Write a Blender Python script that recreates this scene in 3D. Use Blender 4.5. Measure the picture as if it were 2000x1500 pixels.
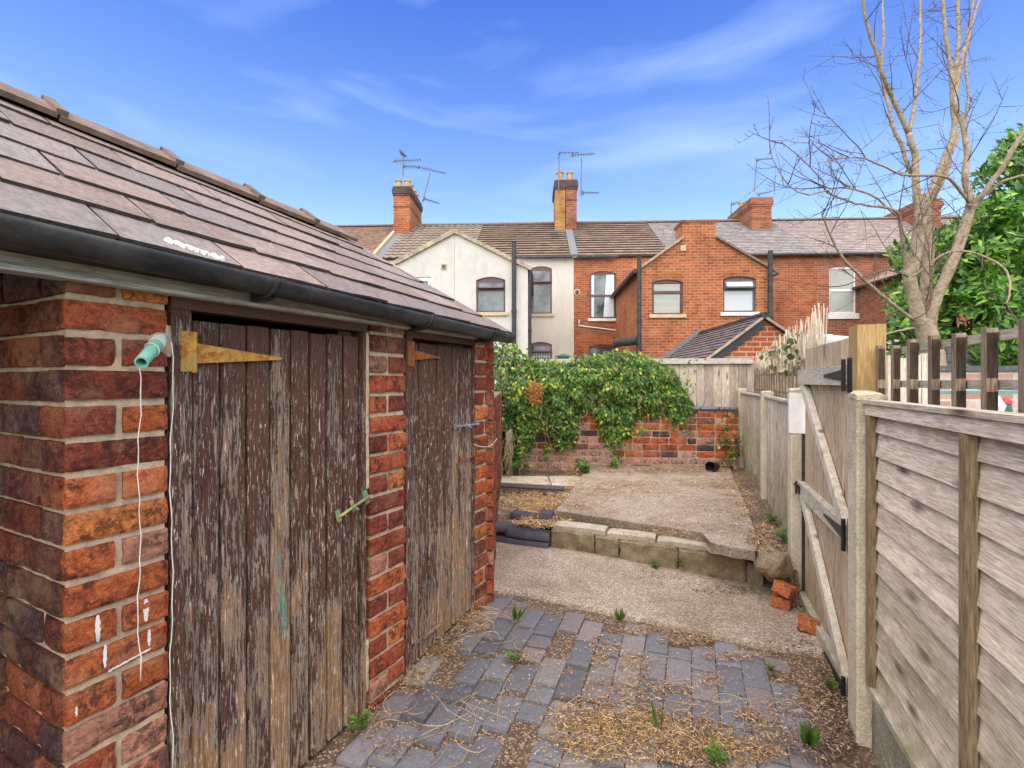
import bpy, math, random
from mathutils import Vector, noise, Matrix
R = math.radians
sin, cos, pi = math.sin, math.cos, math.pi
for o in list(bpy.data.objects): bpy.data.objects.remove(o)
scn = bpy.context.scene
COL = scn.collection
# ---------------------------------------------------------------- camera
HC = 1.43; FPX = 960.0; HY = 746.0
cam_d = bpy.data.cameras.new("camera"); cam = bpy.data.objects.new("camera", cam_d); COL.objects.link(cam)
cam.location = (0, 0, HC); cam.rotation_euler = (R(90), 0, 0)
cam_d.sensor_width = 36; cam_d.lens = FPX/2000*36; cam_d.shift_y = -(750-HY)/2000
cam_d.clip_start = 0.05; cam_d.clip_end = 2000
scn.camera = cam
# ---------------------------------------------------------------- light and sky
SUN_EL, SUN_ROT = R(62), R(192)
sun_d = bpy.data.lights.new("sun", 'SUN'); sun = bpy.data.objects.new("sun", sun_d); COL.objects.link(sun)
sun_d.energy = 5.0; sun_d.angle = R(112); sun_d.color = (1.0, 0.86, 0.655)
sv = Vector((sin(SUN_ROT)*cos(SUN_EL), cos(SUN_ROT)*cos(SUN_EL), sin(SUN_EL)))
sun.rotation_euler = sv.to_track_quat('Z', 'Y').to_euler(); sun.location = (0, 0, 12)
world = bpy.data.worlds.new("World"); scn.world = world; world.use_nodes = True
wn = world.node_tree; wn.nodes.clear()
def wnode(t, **k):
    n = wn.nodes.new(t)
    for a, b in k.items(): setattr(n, a, b)
    return n
sky = wnode('ShaderNodeTexSky', sky_type='NISHITA', sun_disc=False, sun_elevation=SUN_EL, sun_rotation=SUN_ROT)
sky.air_density = 1.0; sky.dust_density = 0.2; sky.ozone_density = 2.5
tc = wnode('ShaderNodeTexCoord'); mp = wnode('ShaderNodeMapping'); mp.inputs['Scale'].default_value = (1.1, 1.1, 5.0); mp.inputs['Location'].default_value = (5.2, 2.2, 1.1)
mp.inputs['Rotation'].default_value = (R(-4), R(9), 0)
n1 = wnode('ShaderNodeTexNoise'); n1.inputs['Scale'].default_value = 2.3; n1.inputs['Detail'].default_value = 6; n1.inputs['Roughness'].default_value = 0.46
n1.inputs['Distortion'].default_value = 0.4
rp = wnode('ShaderNodeValToRGB'); rp.color_ramp.elements[0].position = 0.49; rp.color_ramp.elements[1].position = 0.78
rp.color_ramp.elements[1].color = (0.42, 0.42, 0.42, 1)
mx = wnode('ShaderNodeMix', data_type='RGBA'); mx.inputs[7].default_value = (3.6, 4.6, 7.0, 1)
tint = wnode('ShaderNodeMix', data_type='RGBA', blend_type='MULTIPLY'); tint.inputs[0].default_value = 1.0
sepz = wnode('ShaderNodeSeparateXYZ'); hr = wnode('ShaderNodeValToRGB')
hr.color_ramp.elements[0].position = 0.16; hr.color_ramp.elements[0].color = (1.50, 1.42, 1.22, 1)
hr.color_ramp.elements[1].position = 0.62; hr.color_ramp.elements[1].color = (0.42, 0.66, 1.30, 1)
bg = wnode('ShaderNodeBackground'); bg.inputs[1].default_value = 0.15; ow = wnode('ShaderNodeOutputWorld')
L = wn.links.new
L(tc.outputs['Generated'], sepz.inputs[0]); L(sepz.outputs[2], hr.inputs[0]); L(hr.outputs[0], tint.inputs[7]); L(tc.outputs['Generated'], mp.inputs['Vector']); L(mp.outputs[0], n1.inputs['Vector']); L(n1.outputs[0], rp.inputs[0])
L(sky.outputs[0], tint.inputs[6]); L(rp.outputs[0], mx.inputs[0]); L(tint.outputs[2], mx.inputs[6])
L(mx.outputs[2], bg.inputs[0]); L(bg.outputs[0], ow.inputs[0])
scn.view_settings.view_transform = 'Standard'; scn.view_settings.look = 'None'
scn.view_settings.exposure = 0.65; scn.view_settings.gamma = 1.0
scn.render.resolution_x = 1024; scn.render.resolution_y = 768
scn.render.engine = 'CYCLES'
# ---------------------------------------------------------------- frames and helpers
FR = {'W': 0.0, 'O': math.atan(500/FPX), 'F': math.atan(0.366), 'H': R(2.56)}
def w2f(fr, x, y):
    a = FR[fr]; return (cos(a)*x - sin(a)*y, sin(a)*x + cos(a)*y)
def f2w(fr, q, s):
    a = FR[fr]; return (cos(a)*q + sin(a)*s, -sin(a)*q + cos(a)*s)
def at(px, py, Y):                     # point seen at that place, Y metres ahead
    return ((px-1000)/FPX*Y, Y, HC-(py-HY)/FPX*Y)
def on_s(fr, px, py, s):               # (q, z) on a plane of constant s of a frame
    t = (px-1000)/FPX; a = FR[fr]
    Y = s/(t*sin(a)+cos(a)); q, _ = w2f(fr, t*Y, Y)
    return q, HC-(py-HY)/FPX*Y
def on_q(fr, px, py, q):               # (s, z) on a plane of constant q
    t = (px-1000)/FPX; a = FR[fr]
    Y = q/(cos(a)*t-sin(a)); _, s = w2f(fr, t*Y, Y)
    return s, HC-(py-HY)/FPX*Y
def smooth(t): t = max(0, min(1, t)); return t*t*(3-2*t)
def zg(X, Y):                          # height of the yard
    q, s = w2f('O', X, Y)
    return 0.115*smooth((s-1.0)/1.5)*(1-0.68*smooth((q+1.5)/1.7))
def gp(px, py, dz=0.0):                # point of the yard seen at that place
    z = 0.05
    for _ in range(6):
        Y = (HC-z)*FPX/(py-HY); X = (px-1000)/FPX*Y; z = zg(X, Y)+dz
    return X, Y, z
OFF = {}
def tag(o, label=None, cat=None, group=None, kind=None):
    if label: o['label'] = label
    if cat: o['category'] = cat
    if group: o['group'] = group
    if kind: o['kind'] = kind
    return o
def thing(name, label, cat, fr='W', off=(0, 0, 0), group=None):
    o = bpy.data.objects.new(name, None); COL.objects.link(o); o.empty_display_size = 0.1
    x, y = f2w(fr, off[0], off[1]); o.location = (x, y, off[2]); o.rotation_euler = (0, 0, -FR[fr])
    OFF[o] = tuple(off); return tag(o, label, cat, group)
class MB:
    def __init__(s): s.v = []; s.f = []; s.c = []; s.col = (1, 1, 1)
    def vert(s, p, c=None): s.v.append(tuple(p)); s.c.append(c or s.col); return len(s.v)-1
    def face(s, pts, c=None):
        s.f.append([s.vert(p, c) for p in pts])
    def poly(s, idx): s.f.append(list(idx))
    def box(s, x0, x1, y0, y1, z0, z1, c=None):
        P = [(x, y, z) for z in (z0, z1) for y in (y0, y1) for x in (x0, x1)]
        b = [s.vert(p, c) for p in P]
        for q in ((0, 2, 3, 1), (4, 5, 7, 6), (0, 1, 5, 4), (2, 6, 7, 3), (0, 4, 6, 2), (1, 3, 7, 5)):
            s.f.append([b[i] for i in q])
    def obox(s, c0, ax, ay, az, c=None):      # oriented box: centre and three half vectors
        c0 = Vector(c0); ax, ay, az = Vector(ax), Vector(ay), Vector(az); b = []
        for k in (-1, 1):
            for j in (-1, 1):
                for i in (-1, 1): b.append(s.vert(c0+i*ax+j*ay+k*az, c))
        for q in ((0, 2, 3, 1), (4, 5, 7, 6), (0, 1, 5, 4), (2, 6, 7, 3), (0, 4, 6, 2), (1, 3, 7, 5)):
            s.f.append([b[i] for i in q])
    def bar(s, a, b, w, t, up=(0, 0, 1), c=None):   # bar from a to b, w across, t along the side
        a, b = Vector(a), Vector(b); d = (b-a); n = d.normalized()
        sd = n.cross(Vector(up)).normalized(); u = sd.cross(n).normalized()
        s.obox((a+b)/2, d/2, sd*t/2, u*w/2, c)
    def prism(s, pts, n):                     # outline extruded by vector n
        n = Vector(n); a = [s.vert(p) for p in pts]; b = [s.vert(Vector(p)+n) for p in pts]; k = len(pts)
        s.f.append(a); s.f.append(b[::-1])
        for i in range(k): s.f.append([a[i], b[i], b[(i+1) % k], a[(i+1) % k]])
    def tube(s, pts, rad, n=8, cap=True, c=None, arc=None):
        pts = [Vector(p) for p in pts]; k = len(pts)
        if not isinstance(rad, (list, tuple)): rad = [rad]*k
        rings = []; ref = None
        for i, p in enumerate(pts):
            d = (pts[min(i+1, k-1)]-pts[max(i-1, 0)]).normalized()
            if ref is None: ref = Vector((0, 0, 1)) if abs(d.z) < .9 else Vector((1, 0, 0))
            a = ref-d*ref.dot(d)
            a = a.normalized() if a.length > 1e-5 else d.orthogonal().normalized()
            ref = a; b = d.cross(a)
            rings.append([s.vert(p+rad[i]*(a*cos(2*pi*j/n)+b*sin(2*pi*j/n)), c) for j in range(n)])
        for i in range(k-1):
            for j in range(n): s.f.append([rings[i][j], rings[i][(j+1) % n], rings[i+1][(j+1) % n], rings[i+1][j]])
        if cap: s.f.append(rings[0][::-1]); s.f.append(rings[-1])
    def rough(s, o, U, V, N, lu, lv, d, nu, nv, amp, c, rnd=0.004, seed=0.0, fr=22.0):
        """a worn block: o = lower left front corner, front lu by lv, d deep (towards -N)"""
        o, U, V, N = Vector(o), Vector(U), Vector(V), Vector(N); g = []
        for j in range(nv+1):
            row = []
            for i in range(nu+1):
                a, b = i/nu, j/nv
                p = o+U*lu*a+V*lv*b
                h = noise.noise(p*fr+Vector((seed, seed*1.7, 0)))*amp
                edge = (i in (0, nu)) + (j in (0, nv))
                e = noise.noise(p*fr*2.1+Vector((0, seed, seed)))*amp*0.38
                p = p+N*(h-(rnd*(0.6+0.9*edge) if edge else 0))
                if i in (0, nu): p += U*(rnd*.3+e)*(1 if i == 0 else -1)
                if j in (0, nv): p += V*(rnd*.3+e)*(1 if j == 0 else -1)
                row.append(s.vert(p, c))
            g.append(row)
        for j in range(nv):
            for i in range(nu): s.f.append([g[j][i], g[j][i+1], g[j+1][i+1], g[j+1][i]])
        ring = [g[0][i] for i in range(nu)]+[g[j][nu] for j in range(nv)]+[g[nv][i] for i in range(nu, 0, -1)]+[g[j][0] for j in range(nv, 0, -1)]
        bk = [s.vert(Vector(s.v[i])-N*d, c) for i in ring]; k = len(ring)
        for i in range(k): s.f.append([ring[(i+1) % k], ring[i], bk[i], bk[(i+1) % k]])
        s.f.append(bk)
    def build(s, name, mat, parent=None, smooth_=False, off=None):
        root = parent
        while root is not None and root.parent is not None: root = root.parent
        off = Vector(OFF.get(root, (0, 0, 0))) if off is None else Vector(off)
        me = bpy.data.meshes.new(name)
        V = [Vector(p)-off for p in s.v]
        me.from_pydata(V, [], s.f); me.update()
        ca = me.color_attributes.new(name='col', type='FLOAT_COLOR', domain='POINT')
        flat = []
        for c in s.c: flat += [c[0], c[1], c[2], 1.0]
        ca.data.foreach_set('color', flat)
        uv = me.uv_layers.new(name='uv'); U = [0.0]*(2*len(me.loops))
        for p in me.polygons:
            n = p.normal; ax, ay, az = abs(n.x), abs(n.y), abs(n.z)
            for li in p.loop_indices:
                co = s.v[me.loops[li].vertex_index]
                if ax >= ay and ax >= az: a, b = co[1], co[2]
                elif ay >= az: a, b = co[0], co[2]
                else: a, b = co[0], co[1]
                U[2*li] = a; U[2*li+1] = b
        uv.data.foreach_set('uv', U)
        if smooth_: me.polygons.foreach_set('use_smooth', [True]*len(me.polygons))
        me.materials.append(mat)
        o = bpy.data.objects.new(name, me); COL.objects.link(o)
        if parent is not None: o.parent = parent
        return o
# ---------------------------------------------------------------- materials
class Mat:
    def __init__(s, name, rough=0.8, spec=0.3, metal=0.0):
        s.m = bpy.data.materials.new(name); s.m.use_nodes = True; s.t = s.m.node_tree
        s.b = s.t.nodes['Principled BSDF']; s.set(s.b.inputs['Roughness'], rough)
        s.set(s.b.inputs['Specular IOR Level'], spec); s.b.inputs['Metallic'].default_value = metal
        s._c = None
    def set(s, sock, v):
        if isinstance(v, bpy.types.NodeSocket): s.t.links.new(v, sock)
        elif isinstance(v, (tuple, list)) and len(v) == 3 and sock.type == 'RGBA': sock.default_value = (*v, 1)
        else: sock.default_value = v
    def n(s, t, **k):
        x = s.t.nodes.new(t)
        for a, b in k.items(): setattr(x, a, b)
        return x
    def co(s, kind='Object', scale=(1, 1, 1), loc=(0, 0, 0)):
        if s._c is None: s._c = s.n('ShaderNodeTexCoord')
        m = s.n('ShaderNodeMapping'); m.inputs['Scale'].default_value = scale; m.inputs['Location'].default_value = loc
        s.t.links.new(s._c.outputs[kind], m.inputs[0]); return m.outputs[0]
    def noise(s, vec, scale, detail=5, rough=0.6, dist=0.0):
        x = s.n('ShaderNodeTexNoise'); s.set(x.inputs['Vector'], vec); s.set(x.inputs['Scale'], scale)
        x.inputs['Detail'].default_value = detail; x.inputs['Roughness'].default_value = rough; x.inputs['Distortion'].default_value = dist
        return x.outputs[0]
    def vor(s, vec, scale, feat='F1', out=0, rnd=1.0):
        x = s.n('ShaderNodeTexVoronoi', feature=feat); s.set(x.inputs['Vector'], vec); s.set(x.inputs['Scale'], scale)
        x.inputs['Randomness'].default_value = rnd
        return x.outputs[out]
    def step(s, fac, a, b, lo=0.0, hi=1.0):
        x = s.n('ShaderNodeMapRange', clamp=True); s.set(x.inputs[0], fac)
        for i, v in enumerate((a, b, lo, hi)): s.set(x.inputs[i+1], v)
        return x.outputs[0]
    def math(s, op, a, b=0.0):
        x = s.n('ShaderNodeMath', operation=op); s.set(x.inputs[0], a); s.set(x.inputs[1], b); return x.outputs[0]
    def mix(s, fac, a, b, blend='MIX'):
        x = s.n('ShaderNodeMix', data_type='RGBA', blend_type=blend); s.set(x.inputs[0], fac)
        for i, v in ((6, a), (7, b)):
            s.set(x.inputs[i], v)
        return x.outputs[2]
    def ramp(s, fac, stops, interp='LINEAR'):
        x = s.n('ShaderNodeValToRGB'); s.set(x.inputs[0], fac); r = x.color_ramp; r.interpolation = interp
        while len(r.elements) < len(stops): r.elements.new(0.5)
        for e, (p, c) in zip(r.elements, stops):
            e.position = p; e.color = (*c, 1) if isinstance(c, tuple) else (c, c, c, 1)
        return x.outputs[0]
    def attr(s): return s.n('ShaderNodeAttribute', attribute_name='col').outputs[0]
    def sep(s, vec):
        x = s.n('ShaderNodeSeparateXYZ'); s.set(x.inputs[0], vec); return x.outputs
    def bump(s, h, strength=0.4, dist=0.01):
        x = s.n('ShaderNodeBump'); s.set(x.inputs['Height'], h); x.inputs['Strength'].default_value = strength
        x.inputs['Distance'].default_value = dist; s.set(s.b.inputs['Normal'], x.outputs[0]); return x
    def out(s, c): s.set(s.b.inputs['Base Color'], c); return s.m
def plain(name, c, rough=0.6, spec=0.4, metal=0.0, var=0.25, scale=14):
    m = Mat(name, rough, spec, metal); v = m.co(); k = m.noise(v, scale, 5, 0.65)
    m.bump(k, 0.15, 0.003)
    return m.out(m.mix(m.step(k, 0.3, 0.75), tuple(x*(1-var) for x in c), tuple(min(1, x*(1+var)) for x in c)))
def m_brick():                                     # near brickwork: each brick has its own colour
    m = Mat('worn_brick', 0.95, 0.08); v = m.co(); a = m.attr()
    n = m.noise(v, 38, 8, 0.72, 0.6); n2 = m.noise(v, 9, 5, 0.6); n3 = m.noise(v, 150, 4, 0.7)
    c = m.mix(m.step(m.noise(v, 60, 8, 0.75, 1.0), 0.36, 0.66), m.mix(1.0, a, (0.50, 0.42, 0.48), 'MULTIPLY'), m.mix(1.0, a, (1.5, 1.45, 1.35), 'MULTIPLY'))
    c = m.mix(m.step(m.noise(v, 5, 3, 0.6), 0.5, 0.7, 0, 0.5), c, (0.40, 0.26, 0.15))
    burn = m.math('MULTIPLY', m.step(n, 0.46, 0.54), m.step(n2, 0.44, 0.56, 0, 0.72))
    c = m.mix(burn, c, (0.040, 0.024, 0.026))
    lime = m.math('MULTIPLY', m.step(n3, 0.60, 0.72), m.step(n2, 0.60, 0.50))
    c = m.mix(m.math('MULTIPLY', lime, 0.55), c, (0.50, 0.38, 0.28))
    h = m.math('ADD', n, m.math('MULTIPLY', n3, 0.5)); m.bump(h, 1.0, 0.012)
    return m.out(c)
def m_mortar(name='lime_mortar', c=(0.66, 0.50, 0.34)):
    m = Mat(name, 0.95, 0.1); v = m.co(); n = m.noise(v, 30, 6, 0.7); n3 = m.noise(v, 220, 3, 0.7)
    col = m.mix(m.step(n, 0.3, 0.7), tuple(x*0.55 for x in c), c); col = m.mix(m.step(n3, 0.62, 0.7, 0, 0.5), col, (0.14, 0.11, 0.09))
    m.bump(m.math('ADD', n, n3), 0.8, 0.006); return m.out(col)
def m_door():
    m = Mat('peeling_paint', 0.7, 0.3); v = m.co()
    g = m.co('Object', (1, 1, 0.10)); g2 = m.co('Object', (1, 1, 0.035)); z = m.sep(v)[2]; pl = m.sep(m.attr())[0]
    big = m.noise(m.co('Object', (1, 1, 0.30)), 9, 4, 0.6); st = m.noise(m.co('Object', (1, 1, 0.075)), 120, 10, 0.76, 0.5); fine = m.noise(g2, 240, 5, 0.7)
    k = m.math('ADD', m.math('MULTIPLY', st, 0.66), m.math('MULTIPLY', big, 0.44))
    k = m.math('ADD', k, m.step(z, 0.1, 1.65, -0.052, 0.075)); k = m.math('ADD', k, pl)
    wood = m.ramp(fine, [(0.30, (0.04, 0.022, 0.012)), (0.44, (0.17, 0.088, 0.040)), (0.56, (0.31, 0.185, 0.085)), (0.75, (0.46, 0.34, 0.20))])
    grey = m.mix(m.step(big, 0.38, 0.62), wood, m.mix(m.step(fine, 0.35, 0.7), (0.17, 0.075, 0.034), (0.46, 0.28, 0.155)))
    grn = m.math('MULTIPLY', m.step(m.noise(m.co('Object', (1, 1, 0.22), (3, 1, 2)), 9, 4, 0.5), 0.63, 0.66), m.step(z, 1.15, 0.8))
    base = m.mix(grn, grey, m.mix(fine, (0.03, 0.14, 0.10), (0.10, 0.28, 0.20)))
    prim = m.mix(m.step(fine, 0.3, 0.6), (0.30, 0.20, 0.15), (0.74, 0.64, 0.54))
    c = m.mix(m.step(k, 0.492, 0.512), base, prim)
    c = m.mix(m.step(k, 0.530, 0.537), c, m.mix(m.step(fine, 0.3, 0.7), (0.055, 0.023, 0.013), (0.125, 0.060, 0.036)))
    fl = m.math('MULTIPLY', m.step(m.noise(m.co('Object', (1, 1, 0.12), (1, 2, 3)), 190, 6, 0.7, 0.4), 0.585, 0.61), m.step(z, 1.66, 1.25))
    c = m.mix(fl, c, prim)
    m.bump(m.math('ADD', m.step(k, 0.50, 0.57), m.math('MULTIPLY', fine, 0.5)), 1.0, 0.006)
    return m.out(c)
def m_wood(name, a, b, ax='z', moss=0.0, mossz=(0.5, 0.0), scale=1.0, knots=True):
    m = Mat(name, 0.85, 0.2); v = m.co()
    sc = {'x': (0.06, 1, 1), 'y': (1, 0.06, 1), 'z': (1, 1, 0.06)}[ax]
    sc2 = tuple(t*3 if t < 1 else t for t in sc)
    fine = m.noise(m.co('Object', sc), 230*scale, 8, 0.72, 0.4); big = m.noise(v, 3.5, 4, 0.6); wav = m.noise(m.co('Object', sc2), 22*scale, 4, 0.6, 1.2)
    k = m.math('ADD', m.math('MULTIPLY', fine, 0.72), m.math('MULTIPLY', wav, 0.28))
    c = m.mix(m.step(k, 0.40, 0.585), a, b); c = m.mix(1.0, c, m.attr(), 'MULTIPLY')
    c = m.mix(m.step(big, 0.45, 0.75, 0, 0.28), c, m.mix(1.0, c, (0.60, 0.55, 0.50), 'MULTIPLY'))
    if knots:
        sk = tuple(t*5 if t < 1 else t for t in sc)
        kd = m.vor(m.co('Object', sk), 8.5, 'F1', 0)
        c = m.mix(m.step(kd, 0.19, 0.04, 0, 0.9), c, (0.09, 0.055, 0.042))
    if moss:
        z = m.sep(v)[2]; mm = m.math('MULTIPLY', m.step(z, mossz[0], mossz[1]), m.step(m.noise(v, 12, 6, 0.7), 0.35, 0.65, 0.1, 1))
        c = m.mix(m.math('MULTIPLY', mm, moss), c, (0.15, 0.16, 0.045))
    m.bump(k, 0.5, 0.003); return m.out(c)
def m_concrete(name, c, agg=1.0, moss=0.0):
    m = Mat(name, 0.93, 0.15); v = m.co(); n = m.noise(v, 2.6, 8, 0.72); n2 = m.noise(v, 55, 5, 0.7); vc = m.vor(v, 130, 'F1', 1)
    pc = m.ramp(m.sep(vc)[0], [(0.0, tuple(x*0.45 for x in c)), (0.4, tuple(x*0.9 for x in c)), (0.75, tuple(min(1, x*1.35) for x in c)), (1.0, (0.72, 0.60, 0.47))])
    col = m.mix(0.62*agg, m.mix(m.step(n2, 0.3, 0.7), tuple(x*0.75 for x in c), tuple(x*1.15 for x in c)), pc)
    col = m.mix(m.step(n, 0.42, 0.62, 0, 0.7), col, m.mix(1.0, col, (0.58, 0.52, 0.46), 'MULTIPLY'))
    if moss: col = m.mix(m.step(m.noise(v, 7, 7, 0.75), 0.52, 0.68, 0, moss), col, (0.12, 0.12, 0.035))
    m.bump(m.math('ADD', n2, m.vor(v, 130, 'F1', 0)), 0.55, 0.004); return m.out(col)
def m_attr(name, rough=0.7, spec=0.3, var=0.35, scale=30, streak=(1, 1, 1), bump=0.3, dist=0.004):
    m = Mat(name, rough, spec); n = m.noise(m.co('Object', streak), scale, 6, 0.65); n2 = m.noise(m.co(), 4, 4, 0.6)
    c = m.mix(m.step(n, 0.3, 0.7), m.mix(1.0, m.attr(), (1-var,)*3, 'MULTIPLY'), m.mix(1.0, m.attr(), (1+var,)*3, 'MULTIPLY'))
    c = m.mix(m.step(n2, 0.5, 0.7, 0, 0.3), c, m.mix(1.0, c, (0.65, 0.62, 0.58), 'MULTIPLY'))
    m.bump(n, bump, dist); return m.out(c)
def m_slate():
    m = Mat('roof_slate', 0.75, 0.25); v = m.co(); n = m.noise(m.co('Object', (.35, 1, 1)), 60, 8, 0.7); n2 = m.noise(v, 6, 6, 0.7); n3 = m.noise(v, 120, 4, 0.7)
    c = m.mix(m.step(n, 0.3, 0.7), m.mix(1.0, m.attr(), (0.66, 0.66, 0.68), 'MULTIPLY'), m.mix(1.0, m.attr(), (1.32, 1.30, 1.28), 'MULTIPLY'))
    c = m.mix(m.step(n2, 0.50, 0.68, 0, 0.55), c, m.mix(1.0, c, (0.60, 0.56, 0.55), 'MULTIPLY')); c = m.mix(m.math('MULTIPLY', m.step(n3, 0.63, 0.68), m.step(n2, 0.45, 0.6, 0.0, 0.6)), c, (0.42, 0.40, 0.33))
    m.bump(m.math('ADD', n, m.math('MULTIPLY', n3, .4)), 0.8, 0.005); return m.out(c)
def m_gutter():
    m = Mat('black_plastic', 0.5, 0.4); v = m.co(); n = m.noise(m.co('Object', (1, .5, 1)), 9, 7, 0.75); n2 = m.noise(v, 160, 3, 0.7)
    c = m.mix(m.step(n, 0.42, 0.70), (0.017, 0.018, 0.021), (0.075, 0.070, 0.064)); c = m.mix(m.step(n2, 0.66, 0.70, 0, 0.5), c, (0.22, 0.21, 0.19)); m.bump(n2, 0.15, 0.002); return m.out(c)
def m_leaf(name, rough=0.45, trans=0.25):
    m = Mat(name, rough, 0.4); a = m.attr(); m.out(m.mix(m.step(m.noise(m.co(), 60, 2, 0.5), 0.3, 0.7), m.mix(1.0, a, (0.75, 0.8, 0.75), 'MULTIPLY'), m.mix(1.0, a, (1.25, 1.2, 1.1), 'MULTIPLY')))
    t = m.n('ShaderNodeBsdfTranslucent'); m.set(t.inputs[0], m.mix(1.0, a, (1.5, 1.8, 0.7), 'MULTIPLY')); x = m.n('ShaderNodeMixShader'); x.inputs[0].default_value = trans
    m.t.links.new(m.b.outputs[0], x.inputs[1]); m.t.links.new(t.outputs[0], x.inputs[2]); m.t.links.new(x.outputs[0], m.t.nodes['Material Output'].inputs[0]); return m.m
def m_wallbrick(name, c1, c2, mort, bw=0.235, rh=0.084, ms=0.008, dirt=0.75):
    m = Mat(name, 0.9, 0.15); v = m.co('UV'); x = m.n('ShaderNodeTexBrick'); m.set(x.inputs['Vector'], v)
    for k, val in (('Color1', (*c1, 1)), ('Color2', (*c2, 1)), ('Mortar', (*mort, 1)), ('Scale', 1.0), ('Mortar Size', ms), ('Mortar Smooth', 0.2), ('Bias', -0.1), ('Brick Width', bw), ('Row Height', rh)): x.inputs[k].default_value = val
    o = m.co(); n = m.noise(o, 1.3, 6, 0.65); n2 = m.noise(o, 14, 4, 0.6)
    c = m.mix(m.step(n2, 0.35, 0.7, 0, 0.45), x.outputs[0], m.mix(1.0, x.outputs[0], (0.55, 0.48, 0.45), 'MULTIPLY'))
    c = m.mix(m.step(n, 0.45, 0.7, 0, dirt), c, m.mix(1.0, c, (0.52, 0.50, 0.50), 'MULTIPLY'))
    c = m.mix(m.step(m.noise(m.co('Object', (1, 1, 1), (7, 3, 1)), 0.9, 5, 0.6), 0.52, 0.68, 0, 0.4), c, m.mix(1.0, c, (1.25, 1.35, 1.3), 'MULTIPLY'))
    c = m.mix(m.step(m.noise(m.co('Object', (1, 1, 0.14), (2, 5, 1)), 3.2, 6, 0.7), 0.54, 0.72, 0, 0.55), c, m.mix(1.0, c, (0.45, 0.42, 0.42), 'MULTIPLY'))
    m.bump(x.outputs[1], -0.4, 0.01); return m.out(c)
def m_render(name, c):
    m = Mat(name, 0.85, 0.2); o = m.co(); v = m.co('UV'); x = m.n('ShaderNodeTexBrick'); m.set(x.inputs['Vector'], v)
    for k, val in (('Scale', 1.0), ('Mortar Size', 0.008), ('Mortar Smooth', 0.6), ('Brick Width', 0.235), ('Row Height', 0.084)): x.inputs[k].default_value = val
    n = m.noise(o, 1.2, 6, 0.7); n2 = m.noise(m.co('Object', (1, 1, 0.25)), 5, 5, 0.7)
    col = m.mix(m.step(n, 0.35, 0.7), c, tuple(t*0.86 for t in c)); col = m.mix(m.step(n2, 0.52, 0.72, 0, 0.6), col, (0.40, 0.34, 0.24))
    m.bump(m.math('SUBTRACT', m.math('MULTIPLY', n, 0.5), m.math('MULTIPLY', x.outputs[1], 0.6)), 0.35, 0.01); return m.out(col)
def m_glass():
    m = Mat('window_glass', 0.08, 0.5); v = m.co(); return m.out(m.mix(m.step(m.noise(v, 1.6, 4, 0.6), 0.4, 0.6), (0.035, 0.045, 0.05), (0.14, 0.16, 0.17)))
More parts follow.
